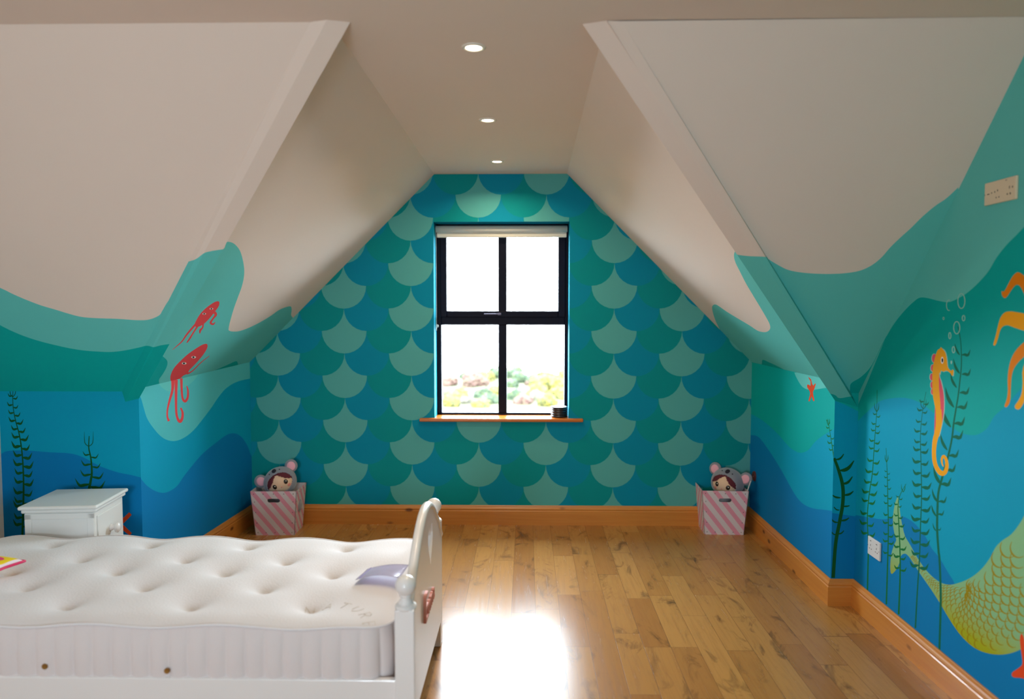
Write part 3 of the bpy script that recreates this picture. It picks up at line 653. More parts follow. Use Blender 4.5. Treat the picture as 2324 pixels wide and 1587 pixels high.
# ------------------------------------------------------------------ the window
win = tag(empty('window_1', (0, D + RV, WZ0)), kind='structure')
Wz = lambda v: v - WZ0
SCL = F / (D + RV)
def wx(px): return on(px, 800, 1, D + RV).x
def wz(py): return on(1137, py, 1, D + RV).z
xl, xm0, xm1, xr_ = wx(1002), wx(1131), wx(1150), wx(1281)
ul, ur = wx(1015), wx(1266)
zt0, zt1 = wz(738), wz(706)          # transom bottom, top
zb0 = wz(937)
bm = bmesh.new()
box(bm, WX0, xl, 0, .07, 0, Wz(WZ1), .003); box(bm, xr_, WX1, 0, .07, 0, Wz(WZ1), .003)
box(bm, WX0, WX1, 0, .07, 0, Wz(zb0), .003); box(bm, WX0, WX1, 0, .07, Wz(WZ1) - .04, Wz(WZ1), .003)
obj('window_frame', bm, FRAME, win)
bm = bmesh.new(); box(bm, xl, xr_, -.004, .06, Wz(zt0), Wz(zt0) + .06, .004); obj('transom', bm, FRAME, win)
bm = bmesh.new(); box(bm, xm0, xm1, .0, .065, Wz(zb0), Wz(zt0), .003); obj('mullion', bm, FRAME, win)
bm = bmesh.new()
ztop = Wz(WZ1) - .04; z1s = Wz(zt1); z0s = z1s - .045
box(bm, xl - .004, ul, -.014, .05, z0s, ztop, .004); box(bm, ur, xr_ + .004, -.014, .05, z0s, ztop, .004)
box(bm, ul, ur, -.014, .05, z0s, z1s, .004); box(bm, ul, ur, -.014, .05, ztop - .05, ztop, .004); box(bm, xm0, xm1, -.012, .05, z1s, ztop, .003)
sash = obj('sash', bm, FRAME, win)
bm = bmesh.new(); zh = Wz(wz(713))
box(bm, wx(1099), wx(1133), -.034, -.026, zh - .004, zh + .004, .003); box(bm, wx(1130), wx(1138), -.034, -.013, zh - .008, zh + .008, .003)
obj('handle', bm, mat('grey_metal_handle', (92, 90, 110), rough=.45, metal=.7), sash)
for x0, x1, z0, z1 in ((xl, xm0, Wz(zb0), Wz(zt0)), (xm1, xr_, Wz(zb0), Wz(zt0)), (ul, xm0, z1s, ztop - .05), (xm1, ur, z1s, ztop - .05)):
    bm = bmesh.new(); face(bm, [(x0 - .006, .03, z0 - .006), (x1 + .006, .03, z0 - .006), (x1 + .006, .03, z1 + .006), (x0 - .006, .03, z1 + .006)]); obj('pane', bm, GLASS, win, fix=False)
# sill board
bm = bmesh.new(); zs = WZ0 + .003
box(bm, WX0 + .001, WX1 - .001, D - .01, D + RV, zs - .022, zs, 0); box(bm, -0.752, 0.397, D - .035, D - .0005, zs - .024, zs, .007, 3)
tag(obj('window_sill', bm, SILLM), kind='structure')

# roller blind
bl = empty('roller_blind', (0, D + .085, 0)); tag(bl, 'off-white roller blind rolled up at the top of the dark window', 'blind')
BLM = mat('ivory_blind_fabric', (206, 204, 192), rough=.8, bump=.1)
bm = bmesh.new(); z1 = on(1137, 512, 1, D + .085).z; z2 = on(1137, 527, 1, D + .06).z; z3 = on(1137, 539, 1, D + .085).z
x0, x1 = on(989, 520, 1, D + .085).x, on(1287.5, 520, 1, D + .085).x
M = Matrix.Translation((x0, 0, .5 * (z1 + z2))) @ Matrix.Rotation(pi / 2, 4, 'Y')
lathe(bm, [(.0235, 0), (.0235, x1 - x0)], 28, M)
obj('roller', bm, BLM, bl, smooth=False)
for p in bl.children[0].data.polygons: p.use_smooth = len(p.vertices) == 4
bm = bmesh.new(); xa, xb = on(992, 530, 1, D + .1).x, on(1285.5, 530, 1, D + .1).x
box(bm, xa, xb, .006, .009, z3 + .012, z2 + .02); box(bm, xa, xb, .0, .012, z3, z3 + .016, .004); obj('fabric', bm, BLM, bl)
bm = bmesh.new()
for s in (-.004, .004):
    z = z1 - .02
    while z > 1.40: sphere(bm, (x0 + .002 + s * .2, -.006 + s, z), .0016, .0016, .0016, 6, 4); z -= .0065
obj('bead_chain', bm, mat('white_plastic', (225, 228, 228), rough=.3), bl)
bm = bmesh.new(); zk = on(991, 740, 1, D + .08).z
lathe(bm, [(0, -.004), (.009, -.003), (.011, 0), (.009, .003), (0, .004)], 16, Matrix.Translation((x0 + .008, -.008, zk)) @ Matrix.Rotation(pi / 2, 4, 'X'))
box(bm, x0 - .001, x0 + .004, -.012, -.004, zk - .035, zk, .001)
obj('chain_tensioner', bm, mat('clear_plastic', (190, 205, 210), rough=.1), bl, smooth=True)

# black ribbed speaker on the sill
sp = empty('ribbed_speaker', (0.233, D + .063, zs)); tag(sp, 'small round black ribbed speaker standing on the window sill', 'speaker')
prof = [(0, 0), (.052, 0)]
z = 0
for k in range(4): prof += [(.058, z + .004), (.060, z + .008), (.058, z + .012), (.0525, z + .0155)]; z += .0165
prof += [(.058, z + .0), (.060, z + .004), (.059, z + .008), (.050, z + .0085), (.047, z + .0065), (0, z + .006)]
bm = bmesh.new(); lathe(bm, prof, 48, cap=False); obj('body', bm, mat('black_rubber', (22, 24, 32), rough=.35), sp, smooth=True)
bm = bmesh.new()
for k, (dx, dy) in enumerate(((-.02, -.01), (.015, .008), (0.03, -.012))): bm = bmesh.new(); lathe(bm, [(0, 0), (.006, 0), (.006, .002), (0, .0022)], 12, Matrix.Translation((dx, dy, z + .0055))); obj('button', bm, mat('dark_grey_plastic', (50, 52, 60), rough=.4), sp)

# downlights
ringm = mat('white_downlight_ring', (226, 218, 204), rough=.3)
lampm = mat('warm_lamp_glow', (255, 240, 215), emit=(255, 236, 206), estr=14)
for k, (px, py, lb) in enumerate(((1128, 366, 'recessed ceiling downlight closest to the scale-painted gable wall'), (1107, 272, 'middle recessed ceiling downlight of the row over the dormer'), (1075, 107, 'recessed ceiling downlight nearest the viewer, large and softly blurred'))):
    p = cl(px, py)
    if k == 0:
        d0 = empty('ceiling_downlight', p)
        bm = bmesh.new(); lathe(bm, [(.030, .0), (.030, -.004), (.034, -.006), (.044, -.003), (.045, .001)], 36, cap=False); obj('trim_ring', bm, ringm, d0, smooth=True)
        bm = bmesh.new(); lathe(bm, [(0, -.002), (.020, -.003), (.030, -.001), (.030, .002)], 32, cap=False); obj('lamp_face', bm, lampm, d0, smooth=True)
        d = d0
    else: d = copy_tree(d0); d.location = p
    tag(d, lb, 'ceiling light', 'recessed downlights along the dormer ceiling')
    area_light('downlight_lamp', p + V((0, 0, -.012)), (0, 0, 0), .05, .05, power=7, color=(1, .80, .56), shape='DISK', spread=radians(150))

# wall plates on the right wall
def plate(name, quad, lb, cat, holes, m):
    ps = [on(x, y, 0, XR) for x, y in quad]; y0, y1 = min(p.y for p in ps), max(p.y for p in ps)
    z1 = .5 * (ps[0].z + ps[1].z); z0 = .5 * (ps[2].z + ps[3].z)
    yy0 = .5 * (ps[1].y + ps[2].y); yy1 = .5 * (ps[0].y + ps[3].y)
    root = empty(name, (XR, .5 * (yy0 + yy1), .5 * (z0 + z1))); tag(root, lb, cat); w_, h_ = abs(yy1 - yy0), z1 - z0
    bm = bmesh.new(); box(bm, -.010, -.0004, -w_ / 2, w_ / 2, -h_ / 2, h_ / 2, .003, 2); obj('face_plate', bm, m, root)
    for u, v, a, b in holes:
        bm = bmesh.new(); box(bm, -.0108, -.0100, -u * w_ / 2 - a / 2, -u * w_ / 2 + a / 2, v * h_ / 2 - b / 2, v * h_ / 2 + b / 2); obj('slot', bm, mat('dark_slot', (40, 36, 34), rough=.6), root)
    return root
PLM = mat('white_socket_plastic', (214, 216, 218), rough=.3); PLC = mat('cream_socket_plastic', (226, 210, 180), rough=.35)
H = []
for s in (-.5, .5): H += [(s, .15, .003, .008), (s - .16, -.25, .007, .003), (s + .16, -.25, .007, .003), (s, .62, .012, .003)]
H += [(-.92, 0, .003, .003), (.92, 0, .003, .003)]
plate('double_socket', [(1974.4, 1217.8), (2002, 1231.5), (1999.5, 1272), (1973, 1258.6)], 'white double power socket low on the blue mural wall', 'socket', H, PLM)
H = [(-.95, -.05, .003, .003), (-.72, -.05, .012, .003), (-.5, .0, .003, .005), (-.3, .03, .003, .006), (-.12, .1, .003, .007), (-.2, -.5, .004, .004), (-.02, -.5, .004, .004), (.5, -.42, .004, .005), (.68, -.42, .004, .006), (.62, .12, .003, .009), (.8, .1, .004, .006), (.4, .8, .008, .002)]
plate('media_socket_plate', [(2239, 418), (2311, 397.5), (2313.5, 452), (2241, 466.5)], 'large cream media socket plate high on the aqua mural wall', 'socket', H, PLC)
p = on(1713, 1081, 0, XDR)
o = empty('cable_outlet', (XDR, p.y, p.z)); tag(o, 'small brown cable outlet low on the dormer wall by the right toy box', 'socket')
bm = bmesh.new(); lathe(bm, [(0, 0), (.034, 0), (.034, .008), (.029, .012), (.012, .012), (.010, .006), (0, .006)], 28, Matrix.Rotation(-pi / 2, 4, 'Y')); obj('cover_disc', bm, mat('brown_plastic', (92, 40, 34), rough=.4), o, smooth=False)

# ------------------------------------------------------------------ bed
XB = -0.392
bed = empty('child_bed', (XB, 2.80, 0)); tag(bed, 'white wooden single bed with arched heart-cut footboard and ball-topped posts', 'bed')
YN, YF = 2.315, 3.275
def post():
    bm = bmesh.new(); h = .570; s = .032
    box(bm, -s, s, -s, s, 0, h, .004, 2)
    # chamfered shoulder and ball
    ring_ = lambda r, z: (r, z)
    lathe(bm, [(.034, h - .004), (.036, h + .002), (.033, h + .008), (.025, h + .014), (.019, h + .026), (.018, h + .034), (.021, h + .037), (.021, h + .041)], 32)
    return bm
def ball():
    bm = bmesh.new(); sphere(bm, (0, 0, .570 + .070), .034, .034, .034, 32, 20); lathe(bm, [(.021, .570 + .036), (.020, .570 + .042), (.015, .570 + .048)], 24); return bm
for yy, xx in ((YN, .004), (YF, -.026)):
    o = obj('post', post(), BEDW, bed); o.location = (xx, yy - 2.80, 0)
    b_ = obj('ball_finial', ball(), BEDW, o, smooth=True)
# footboard panel with heart cut-out: outline in (y, z)
def arch(y):
    t = (y - 2.80) / (.5 * (YF - YN)); return .495 + .262 * max(0, cos(t * pi / 2)) ** 1.1
outl = [(YN + .03, .14), (YF - .03, .14)] + [(y, arch(y)) for y in [YF - .03 - (YF - YN - .06) * i / 48 for i in range(49)]]
heart = []
for i in range(40):
    t = 2 * pi * i / 40; heart.append((2.86 + .0044 * 16 * sin(t) ** 3, .605 + .0056 * (13 * cos(t) - 5 * cos(2 * t) - 2 * cos(3 * t) - cos(4 * t))))
vs, tris = cdt_regions([(outl, 0), (heart, -1)])
bm = bmesh.new(); TH = .013
fr = [bm.verts.new((TH, v.x - 2.80, v.y)) for v in vs]; bk = [bm.verts.new((-TH, v.x - 2.80, v.y)) for v in vs]
for f, t in tris:
    if t < 0: continue
    bm.faces.new([fr[i] for i in f]); bm.faces.new([bk[i] for i in reversed(f)])
bm.edges.ensure_lookup_table()
pairs = {v: k for k, v in enumerate(fr)}
for e in [e for e in bm.edges if e.is_boundary and e.verts[0] in pairs and e.verts[1] in pairs]:
    a, b = pairs[e.verts[0]], pairs[e.verts[1]]; bm.faces.new((fr[a], fr[b], bk[b], bk[a]))
bmesh.ops.delete(bm, geom=[v for v in bm.verts if not v.link_faces], context='VERTS')
obj('footboard_panel', bm, BEDW, bed)
bm = bmesh.new()     # rounded cap rail along the arch
pts = [(0, y - 2.80, arch(y)) for y in [YN + .03 + (YF - YN - .06) * i / 48 for i in range(49)]]
tube(bm, pts, .0175, 12); obj('top_rail', bm, BEDW, bed, smooth=True)
for yy, nm in ((YN, 'side_rail'), (YF, 'side_rail')):
    bm = bmesh.new(); box(bm, -2.06, -.02, yy - 2.80 - .012, yy - 2.80 + .012, .18, .332, .005); obj(nm, bm, BEDW, bed)
for k in range(12):
    bm = bmesh.new(); box(bm, -1.95 + k * .165, -1.95 + k * .165 + .07, -.465, .465, .232, .248); obj('slat', bm, mat('pale_slat_wood', (200, 170, 120)), bed)
for yy in (YN, YF):      # head end, just outside the frame
    o = obj('post', post(), BEDW, bed); o.location = (-2.085, yy - 2.80, 0)
    obj('ball_finial', ball(), BEDW, o, smooth=True)
bm = bmesh.new(); box(bm, -2.098, -2.072, YN + .03 - 2.80, YF - .03 - 2.80, .14, .62, .005); obj('headboard_panel', bm, BEDW, bed)
LTM = mat('pink_wooden_letter', (222, 150, 140), rough=.5)
for ch, yc, sz in (('E', 2.675, .150), ('m', 2.745, .100), ('m', 2.825, .100), ('a', 2.89, .100)):
    cu = bpy.data.curves.new('t', 'FONT'); cu.body = ch; cu.size = sz; cu.extrude = .005; cu.align_x = 'CENTER'
    to = bpy.data.objects.new('t', cu); COL.objects.link(to); dg = bpy.context.evaluated_depsgraph_get()
    me = bpy.data.meshes.new_from_object(to.evaluated_get(dg)); bpy.data.objects.remove(to)
    lo = link('letter', me, LTM, bed); lo.location = (TH + .005, yc - 2.80, .368); lo.rotation_euler = (pi / 2, 0, pi / 2)
    lo['label'] = 'pink wooden letter fixed to the outside of the footboard'

# ------------------------------------------------------------------ mattress
MX0, MX1, MY0, MY1 = -2.385, -0.438, 2.318, 3.235
mcx, mcy, ma, mb = .5 * (MX0 + MX1), .5 * (MY0 + MY1), .5 * (MX1 - MX0), .5 * (MY1 - MY0)
matt = empty('mattress', (mcx, mcy, .25)); tag(matt, 'white tufted single mattress on the child bed', 'mattress')
TUFT = []
for y, xs in ((3.12, (-.78, -1.21, -1.64, -2.07)), (2.945, (-.985, -1.40, -1.83)), (2.80, (-.755, -1.18, -1.605, -2.03)), (2.64, (-.965, -1.41, -1.85)), (2.48, (-.745, -1.165, -1.60, -2.03))):
    TUFT += [(x, y) for x in xs]
def mz(x, y, d):
    z = .520 + .010 * sin((x * 3.1 + y * 2.2)) * .4
    z -= .024 * exp(-d / .045)
    for tx, ty in TUFT:
        r = math.hypot((x - tx), (y - ty))
        if r < .35: z -= .026 * exp(-(r / .035) ** 1.3) + .030 * exp(-(r / .105) ** 2)
    z += .006 * cos((x + .985) * 2 * pi / .43) * cos((y - 2.945) * 2 * pi / .33)
    return z
def rrect(a, b, r, n):
    """n points round a rounded rectangle, by arc length from fixed angles so rings line up"""
    out = []
    per = 4 * (a - r) + 4 * (b - r) + 2 * pi * r
    for i in range(n):
        s = per * i / n
        segs = [(2 * (b - r), 'R'), (pi * r / 2, 'c0'), (2 * (a - r), 'T'), (pi * r / 2, 'c1'), (2 * (b - r), 'L'), (pi * r / 2, 'c2'), (2 * (a - r), 'B'), (pi * r / 2, 'c3')]
        for l, nm in segs:
            if s <= l + 1e-9: break
            s -= l
        if nm == 'R': p = (a, -(b - r) + s, 1, 0)
        elif nm == 'T': p = ((a - r) - s, b, 0, 1)
        elif nm == 'L': p = (-a, (b - r) - s, -1, 0)
        elif nm == 'B': p = (-(a - r) + s, -b, 0, -1)
        else:
            k = int(nm[1]); th = k * pi / 2 + s / r; cxx, cyy = ((a - r), (b - r), -(a - r), -(b - r))[0] * (1 if k in (0, 3) else -1), (b - r) * (1 if k in (0, 1) else -1)
            p = (cxx + r * cos(th), cyy + r * sin(th), cos(th), sin(th))
        out.append(p + (per * i / n,))
    return out
MATM = mat('white_knit_ticking', (222, 219, 222), rough=.85, bump=.5, bscale=140, sheen=.2, var=.02)
MATS_ = mat('ivory_mattress_border', (220, 211, 210), rough=.85, bump=.3, bscale=160)
NR = 1200
def sdf(x, y, a, b, r):
    qx, qy = abs(x) - (a - r), abs(y) - (b - r)
    return -(min(max(qx, qy), 0) + math.hypot(max(qx, 0), max(qy, 0)) - r)
bm = bmesh.new(); g = []; GX, GY, CRN = 380, 190, .10
for j in range(GY + 1):
    t = -1 + 2 * j / GY; y = mb * (math.sin(t * pi / 2) * .35 + t * .65); ay = abs(y) - (mb - CRN)
    xm = ma - CRN + sqrt(max(0, CRN * CRN - ay * ay)) if ay > 0 else ma
    row = []
    for i in range(GX + 1):
        u = -1 + 2 * i / GX; x = xm * (math.sin(u * pi / 2) * .12 + u * .88)
        row.append(bm.verts.new((x, y, mz(x + mcx, y + mcy, max(0, sdf(x, y, ma, mb, CRN))) - .25)))
    g.append(row)
for j in range(GY):
    for i in range(GX): bm.faces.new((g[j][i], g[j][i + 1], g[j + 1][i + 1], g[j + 1][i]))
top = obj('mattress_top', bm, MATM, matt, smooth=True)
bm = bmesh.new(); rg = rrect(ma, mb, .10, NR); prev = None; NZ = 14
for k in range(NZ + 1):
    t = k / NZ; z = .005 + t * .235
    cur = []
    for x, y, nx, ny, s in rg:
        bul = .014 * abs(sin(pi * s / .0628)) ** .5 * (sin(pi * (.12 + .80 * t))) + .004 * sin(pi * t)
        if k == 0: bul -= .01
        zt_ = z if k < NZ else z
        cur.append(bm.verts.new((x + nx * (bul - .004), y + ny * (bul - .004), .005 + t * (mz(x + mcx, y + mcy, 0) - .25 - .006))))
    if prev:
        for i in range(NR): bm.faces.new((prev[i], prev[(i + 1) % NR], cur[(i + 1) % NR], cur[i]))
    else: bm.faces.new(cur)
    prev = cur
obj('side_border', bm, MATS_, matt, smooth=True)
bm = bmesh.new(); pts = [(x, y, mz(x + mcx, y + mcy, 0) - .25 + .0035 * noise.noise(V((x * 4, y * 4, 0)))) for x, y, nx, ny, s in rrect(ma + .002, mb + .002, .10, 420)]; pts.append(pts[0])
tube(bm, pts, .0052, 8); obj('piping', bm, MATM, matt, smooth=True)
BR = mat('brass_vent', (176, 140, 80), rough=.3, metal=.8)
for px in (103, 380, ):
    q = on(px, 1512 if px < 200 else 1522, 1, MY0 - .012); bm = bmesh.new()
    lathe(bm, [(0, 0), (.006, 0), (.0095, .003), (.0095, .005), (0, .004)], 20, Matrix.Rotation(pi / 2, 4, 'X')); o = obj('air_vent', bm, BR, matt); o.location = (q.x - mcx, q.y - mcy, q.z - .25)
# label sewn to the foot end
bm = bmesh.new(); g = []
Lc = [V((-.640 + 0, 2.74, 0)), V((-.520, 2.70, 0))]
for i in range(13):
    row = []
    for j in range(9):
        u, v = i / 12, j / 8
        x = -.628 + u * .165 + .012 * v; y = 2.635 + v * .15 - .01 * u
        z = mz(x, y, .3) + .012 + .018 * sin(u * pi * .75) - .25 + .004
        row.append(bm.verts.new((x - mcx, y - mcy, z)))
    g.append(row)
for i in range(12):
    for j in range(8): bm.faces.new((g[i][j], g[i + 1][j], g[i + 1][j + 1], g[i][j + 1]))
ret = bmesh.ops.solidify(bm, geom=list(bm.faces), thickness=.0008)
lo = obj('care_label', bm, mat('lilac_satin_label', (222, 214, 236), rough=.16, spec=.8, coat=.5), matt, smooth=True); lo['label'] = 'shiny lilac-white satin label at the foot end'
bm = bmesh.new()
pr = None
for j in range(9):
    v = j / 8; x = -.628 + .012 * .165 + .012 * v + .014; y = 2.635 + v * .15; z = mz(x, y, .3) + .0165 + .018 * sin(.085 * pi * .75) - .25 + .001
    c_ = (bm.verts.new((x - .0015 - mcx, y - mcy, z)), bm.verts.new((x + .0015 - mcx, y - mcy, z)))
    if pr: bm.faces.new((pr[0], pr[1], c_[1], c_[0]))
    pr = c_
obj('label_stitching', bm, mat('violet_thread', (112, 92, 170)), lo)
# faint embroidered lettering
GLY = {'N': [[(0, 0), (0, 1), (.7, 0), (.7, 1)]], 'A': [[(0, 0), (.4, 1), (.8, 0)], [(.15, .38), (.65, .38)]], 'T': [[(.4, 0), (.4, 1)], [(0, 1), (.8, 1)]], 'U': [[(0, 1), (0, .3), (.35, 0), (.7, .3), (.7, 1)]],
       'R': [[(0, 0), (0, 1), (.5, 1), (.7, .78), (.5, .52), (0, .5)], [(.3, .5), (.7, 0)]], 'E': [[(.6, 0), (0, 0), (0, 1), (.6, 1)], [(0, .52), (.5, .52)]]}
cx_, cy_, RR = -.72, 2.275, .215
for k, ch in enumerate('NATURE'):
    a = radians(98 - k * 17); s = .040; bm = bmesh.new()
    for st in GLY[ch]:
        pts = []
        for p0, p1 in zip(st, st[1:]):
            for q in range(4): pts.append((p0[0] + (p1[0] - p0[0]) * q / 4, p0[1] + (p1[1] - p0[1]) * q / 4))
        pts.append(st[-1]); P3 = []
        for u, v in pts:
            rr = RR + (v - .5) * s; aa = a - (u - .4) * s / RR; x, y = cx_ + rr * cos(aa), cy_ + rr * sin(aa)
            y = max(y, MY0 + .012); P3.append((x - mcx, y - mcy, mz(x, y, y - MY0) - .25 + .0012))
        tube(bm, P3, .0006, 5)
    obj('embroidered_letter', bm, mat('beige_thread', (196, 182, 166)), matt)

# small cushion on the mattress at the left edge of the photo
cu_ = empty('small_cushion', (-2.105, 2.75, mz(-2.105, 2.75, .4) + .016), (0, 0, radians(-14))); tag(cu_, 'small yellow, white and pink cushion lying on the mattress', 'cushion')
def cushion_mat():
    m = mat('yellow_pink_print', (245, 215, 20), rough=.6); nt, N, L = nodes_of(m); b = N['Principled BSDF']
    tc = N.new('ShaderNodeTexCoord'); s = N.new('ShaderNodeSeparateXYZ'); L.new(tc.outputs['Object'], s.inputs[0])
    X, Y = s.outputs['X'], s.outputs['Y']
    n = noise_tex(nt, tc.outputs['Object'], 14, 2)
    c = mixc(nt, mathn(nt, 'LESS_THAN', mathn(nt, 'ADD', Y, mathn(nt, 'MULTIPLY', n, .02)), -.022), lin((246, 214, 10)), lin((238, 228, 236)))
    d = mathn(nt, 'SQRT', mathn(nt, 'ADD', mathn(nt, 'POWER', mathn(nt, 'DIVIDE', mathn(nt, 'ADD', X, -.022), .062), 2), mathn(nt, 'POWER', mathn(nt, 'DIVIDE', mathn(nt, 'ADD', Y, -.022), .022), 2)))
    c = mixc(nt, mathn(nt, 'LESS_THAN', d, 1.0), c, lin((236, 60, 124)))
    c = mixc(nt, mathn(nt, 'GREATER_THAN', mathn(nt, 'ABSOLUTE', X), .108), c, lin((240, 225, 235)))
    L.new(c, b.inputs['Base Color']); return m
bm = bmesh.new(); n = 20; A, B = .125, .075; rows = []
for sgn in (1, -1):
    g = []
    for i in range(n + 1):
        r_ = []
        for j in range(n + 1):
            u, v = -1 + 2 * i / n, -1 + 2 * j / n
            h = .020 * max(0, (1 - u ** 4) * (1 - v ** 4)) ** .5
            pin = 1 - .06 * (1 - abs(v)) * abs(u) - .06 * (1 - abs(u)) * abs(v)
            r_.append(bm.verts.new((u * A * pin, v * B * pin, .021 + sgn * h)))
        g.append(r_)
    for i in range(n):
        for j in range(n):
            f = [g[i][j], g[i + 1][j], g[i + 1][j + 1], g[i][j + 1]]; bm.faces.new(f if sgn > 0 else f[::-1])
bmesh.ops.remove_doubles(bm, verts=bm.verts, dist=1e-5)
obj('cover', bm, cushion_mat(), cu_, smooth=True)
bm = bmesh.new(); pts = []
for u, v in [(-1 + 2 * i / 12, -1) for i in range(12)] + [(1, -1 + 2 * i / 12) for i in range(12)] + [(1 - 2 * i / 12, 1) for i in range(12)] + [(-1, 1 - 2 * i / 12) for i in range(13)]:
    pin = 1 - .06 * (1 - abs(v)) * abs(u) - .06 * (1 - abs(u)) * abs(v); pts.append((u * A * pin * 1.01, v * B * pin * 1.01, .019))
tube(bm, pts, .0055, 8); obj('piping', bm, mat('hot_pink_piping', (222, 30, 96), rough=.5), cu_, smooth=True)

# ------------------------------------------------------------------ nightstand
c1 = on(51, 1149, 2, .62); c2 = on(225, 1149, 2, .62); c3 = on(288, 1106, 2, .62); c4 = on(128, 1108, 2, .62)
cen = (c1 + c2 + c3 + c4) / 4; wdt = .5 * ((c2 - c1).length + (c3 - c4).length); dpt = .5 * ((c4 - c1).length + (c3 - c2).length)
ang = math.atan2((c3 - c2).y + (c4 - c1).y, (c3 - c2).x + (c4 - c1).x) - pi / 2
ns = empty('nightstand', (cen.x, cen.y - .012, 0), (0, 0, ang * .55)); tag(ns, 'white wooden nightstand with moulded top behind the mattress', 'nightstand')
hw, hd = wdt / 2, min(dpt / 2, .17)
bm = bmesh.new(); box(bm, -hw, hw, -hd, hd, .602, .620, .008, 4); box(bm, -hw + .010, hw - .010, -hd + .010, hd - .010, .585, .603, .007, 4); obj('table_top', bm, NSW, ns)
bm = bmesh.new(); bx, by = hw - .022, hd - .022
box(bm, -bx, bx, -by, by, .04, .590, .003); obj('body', bm, NSW, ns)
bm = bmesh.new()
for x0, x1, z0, z1 in ((-bx, -bx + .03, .04, .58), (bx - .03, bx, .04, .58), (-bx, bx, .555, .582), (-bx, bx, .04, .08)): box(bm, x0, x1, -by - .005, -by + .002, z0, z1, .002)
obj('side_frame', bm, NSW, ns)
for k, (z0, z1) in enumerate(((.395, .560), (.215, .380), (.06, .200))):
    bm = bmesh.new(); box(bm, bx - .001, bx + .006, -by + .025, by - .025, z0, z1, .004, 3); dr = obj('drawer', bm, NSW, ns)
    bm = bmesh.new(); lathe(bm, [(0, 0), (.019, 0), (.016, .006), (.010, .014), (.014, .022), (.024, .027), (.026, .034), (.018, .042), (0, .045)], 28, Matrix.Translation((bx + .006, 0, .5 * (z0 + z1) - .01)) @ Matrix.Rotation(pi / 2, 4, 'Y'), cap=False)
    obj('knob', bm, BEDW, dr, smooth=True)
bm = bmesh.new(); box(bm, -bx - .008, bx + .008, -by - .008, by + .008, 0, .05, .004); obj('plinth', bm, NSW, ns)

# ------------------------------------------------------------------ toy boxes
def stripes():
    m = mat('pink_white_stripe_card', (222, 208, 210), rough=.7); nt, N, L = nodes_of(m); b = N['Principled BSDF']
    tc = N.new('ShaderNodeTexCoord'); s = N.new('ShaderNodeSeparateXYZ'); L.new(tc.outputs['Object'], s.inputs[0])
    t = mathn(nt, 'ADD', mathn(nt, 'ADD', s.outputs['X'], s.outputs['Y']), mathn(nt, 'MULTIPLY', s.outputs['Z'], .86))
    f = mathn(nt, 'FRACT', mathn(nt, 'ADD', mathn(nt, 'DIVIDE', t, .0775), .35))
    c = mixc(nt, mathn(nt, 'LESS_THAN', f, .47), lin((222, 212, 214)), lin((230, 156, 176)))
    L.new(c, b.inputs['Base Color']); return m
STR = stripes(); INM = mat('white_card_inside', (206, 196, 200), rough=.8); RIV = mat('grey_rivet', (96, 84, 92), rough=.4, metal=.6); FOLD = mat('card_edge', (196, 178, 184), rough=.7)
TW, TD, BW_, BD_, BH = .310, .250, .262, .205, .305       # top width, depth, bottom width, depth, height
def panel2(side):
    """side 0 front,1 right,2 back,3 left -> maps (u in -1..1, v 0..1, t thickness) to 3D"""
    def P(u, v, t):
        w_ = (BW_ + (TW - BW_) * v) / 2; d_ = (BD_ + (TD - BD_) * v) / 2
        if side == 0: return V((u * w_, -d_ + t, v * BH))
        if side == 2: return V((-u * w_, d_ - t, v * BH))
        if side == 1: return V((w_ - t, u * d_, v * BH))
        return V((-w_ + t, -u * d_, v * BH))
    return P
def toy_box(loc, rz, label):
    root = empty('toy_box', loc, (0, 0, rz)); tag(root, label, 'box', 'pink striped toy boxes by the far wall')
    for side, nm in enumerate(('front_panel', 'side_panel', 'back_panel', 'side_panel')):
        P = panel2(side); hole = []
        polys = [([(-1, 0), (1, 0), (1, 1), (-1, 1)], 0)]
        if side in (0, 2):
            for i in range(24):
                a = 2 * pi * i / 24; ox = .19 if cos(a) > 0 else -.19; hole.append((ox + .09 * cos(a), .79 + .043 * sin(a)))
            polys.append((hole, -1))
        vs, tris = cdt_regions(polys); bm = bmesh.new(); T = .004
        fo = [bm.verts.new(P(v.x, v.y, 0)) for v in vs]; bi = [bm.verts.new(P(v.x, v.y, T)) for v in vs]; idx = {v: k for k, v in enumerate(fo)}
        for f, t in tris:
            if t < 0: continue
            bm.faces.new([fo[i] for i in f]).material_index = 0; bm.faces.new([bi[i] for i in reversed(f)]).material_index = 1
        for e in [e for e in bm.edges if e.is_boundary and e.verts[0] in idx and e.verts[1] in idx]:
            a, b = idx[e.verts[0]], idx[e.verts[1]]; bm.faces.new((fo[a], fo[b], bi[b], bi[a])).material_index = 2
        bmesh.ops.delete(bm, geom=[v for v in bm.verts if not v.link_faces], context='VERTS')
        pn = obj(nm, bm, [STR, INM, FOLD], root)
        bm = bmesh.new()
        spots = [(u, v) for u in (-.86, .86) for v in (.06, .28, .52, .76, .94)] + [(u, v) for u in (-.45, 0, .45) for v in (.06, .94)]
        for u, v in spots:
            c = P(u, v, -.0006); n_ = (P(0, .5, -1) - P(0, .5, 0)).normalized()
            M = Matrix.Translation(c) @ n_.to_track_quat('Z', 'Y').to_matrix().to_4x4(); bm = bmesh.new(); lathe(bm, [(0, .0012), (.0022, .0010), (.0030, 0)], 10, M, cap=False); obj('rivet', bm, RIV, pn, smooth=True)
    bm = bmesh.new(); box(bm, -BW_ / 2 + .003, BW_ / 2 - .003, -BD_ / 2 + .003, BD_ / 2 - .003, .002, .006); obj('base_panel', bm, INM, root)
    return root
fl = on(625, 1215, 2, 0); fr_ = on(1643, 1214, 2, 0)
YB = min(fl.y, fr_.y)
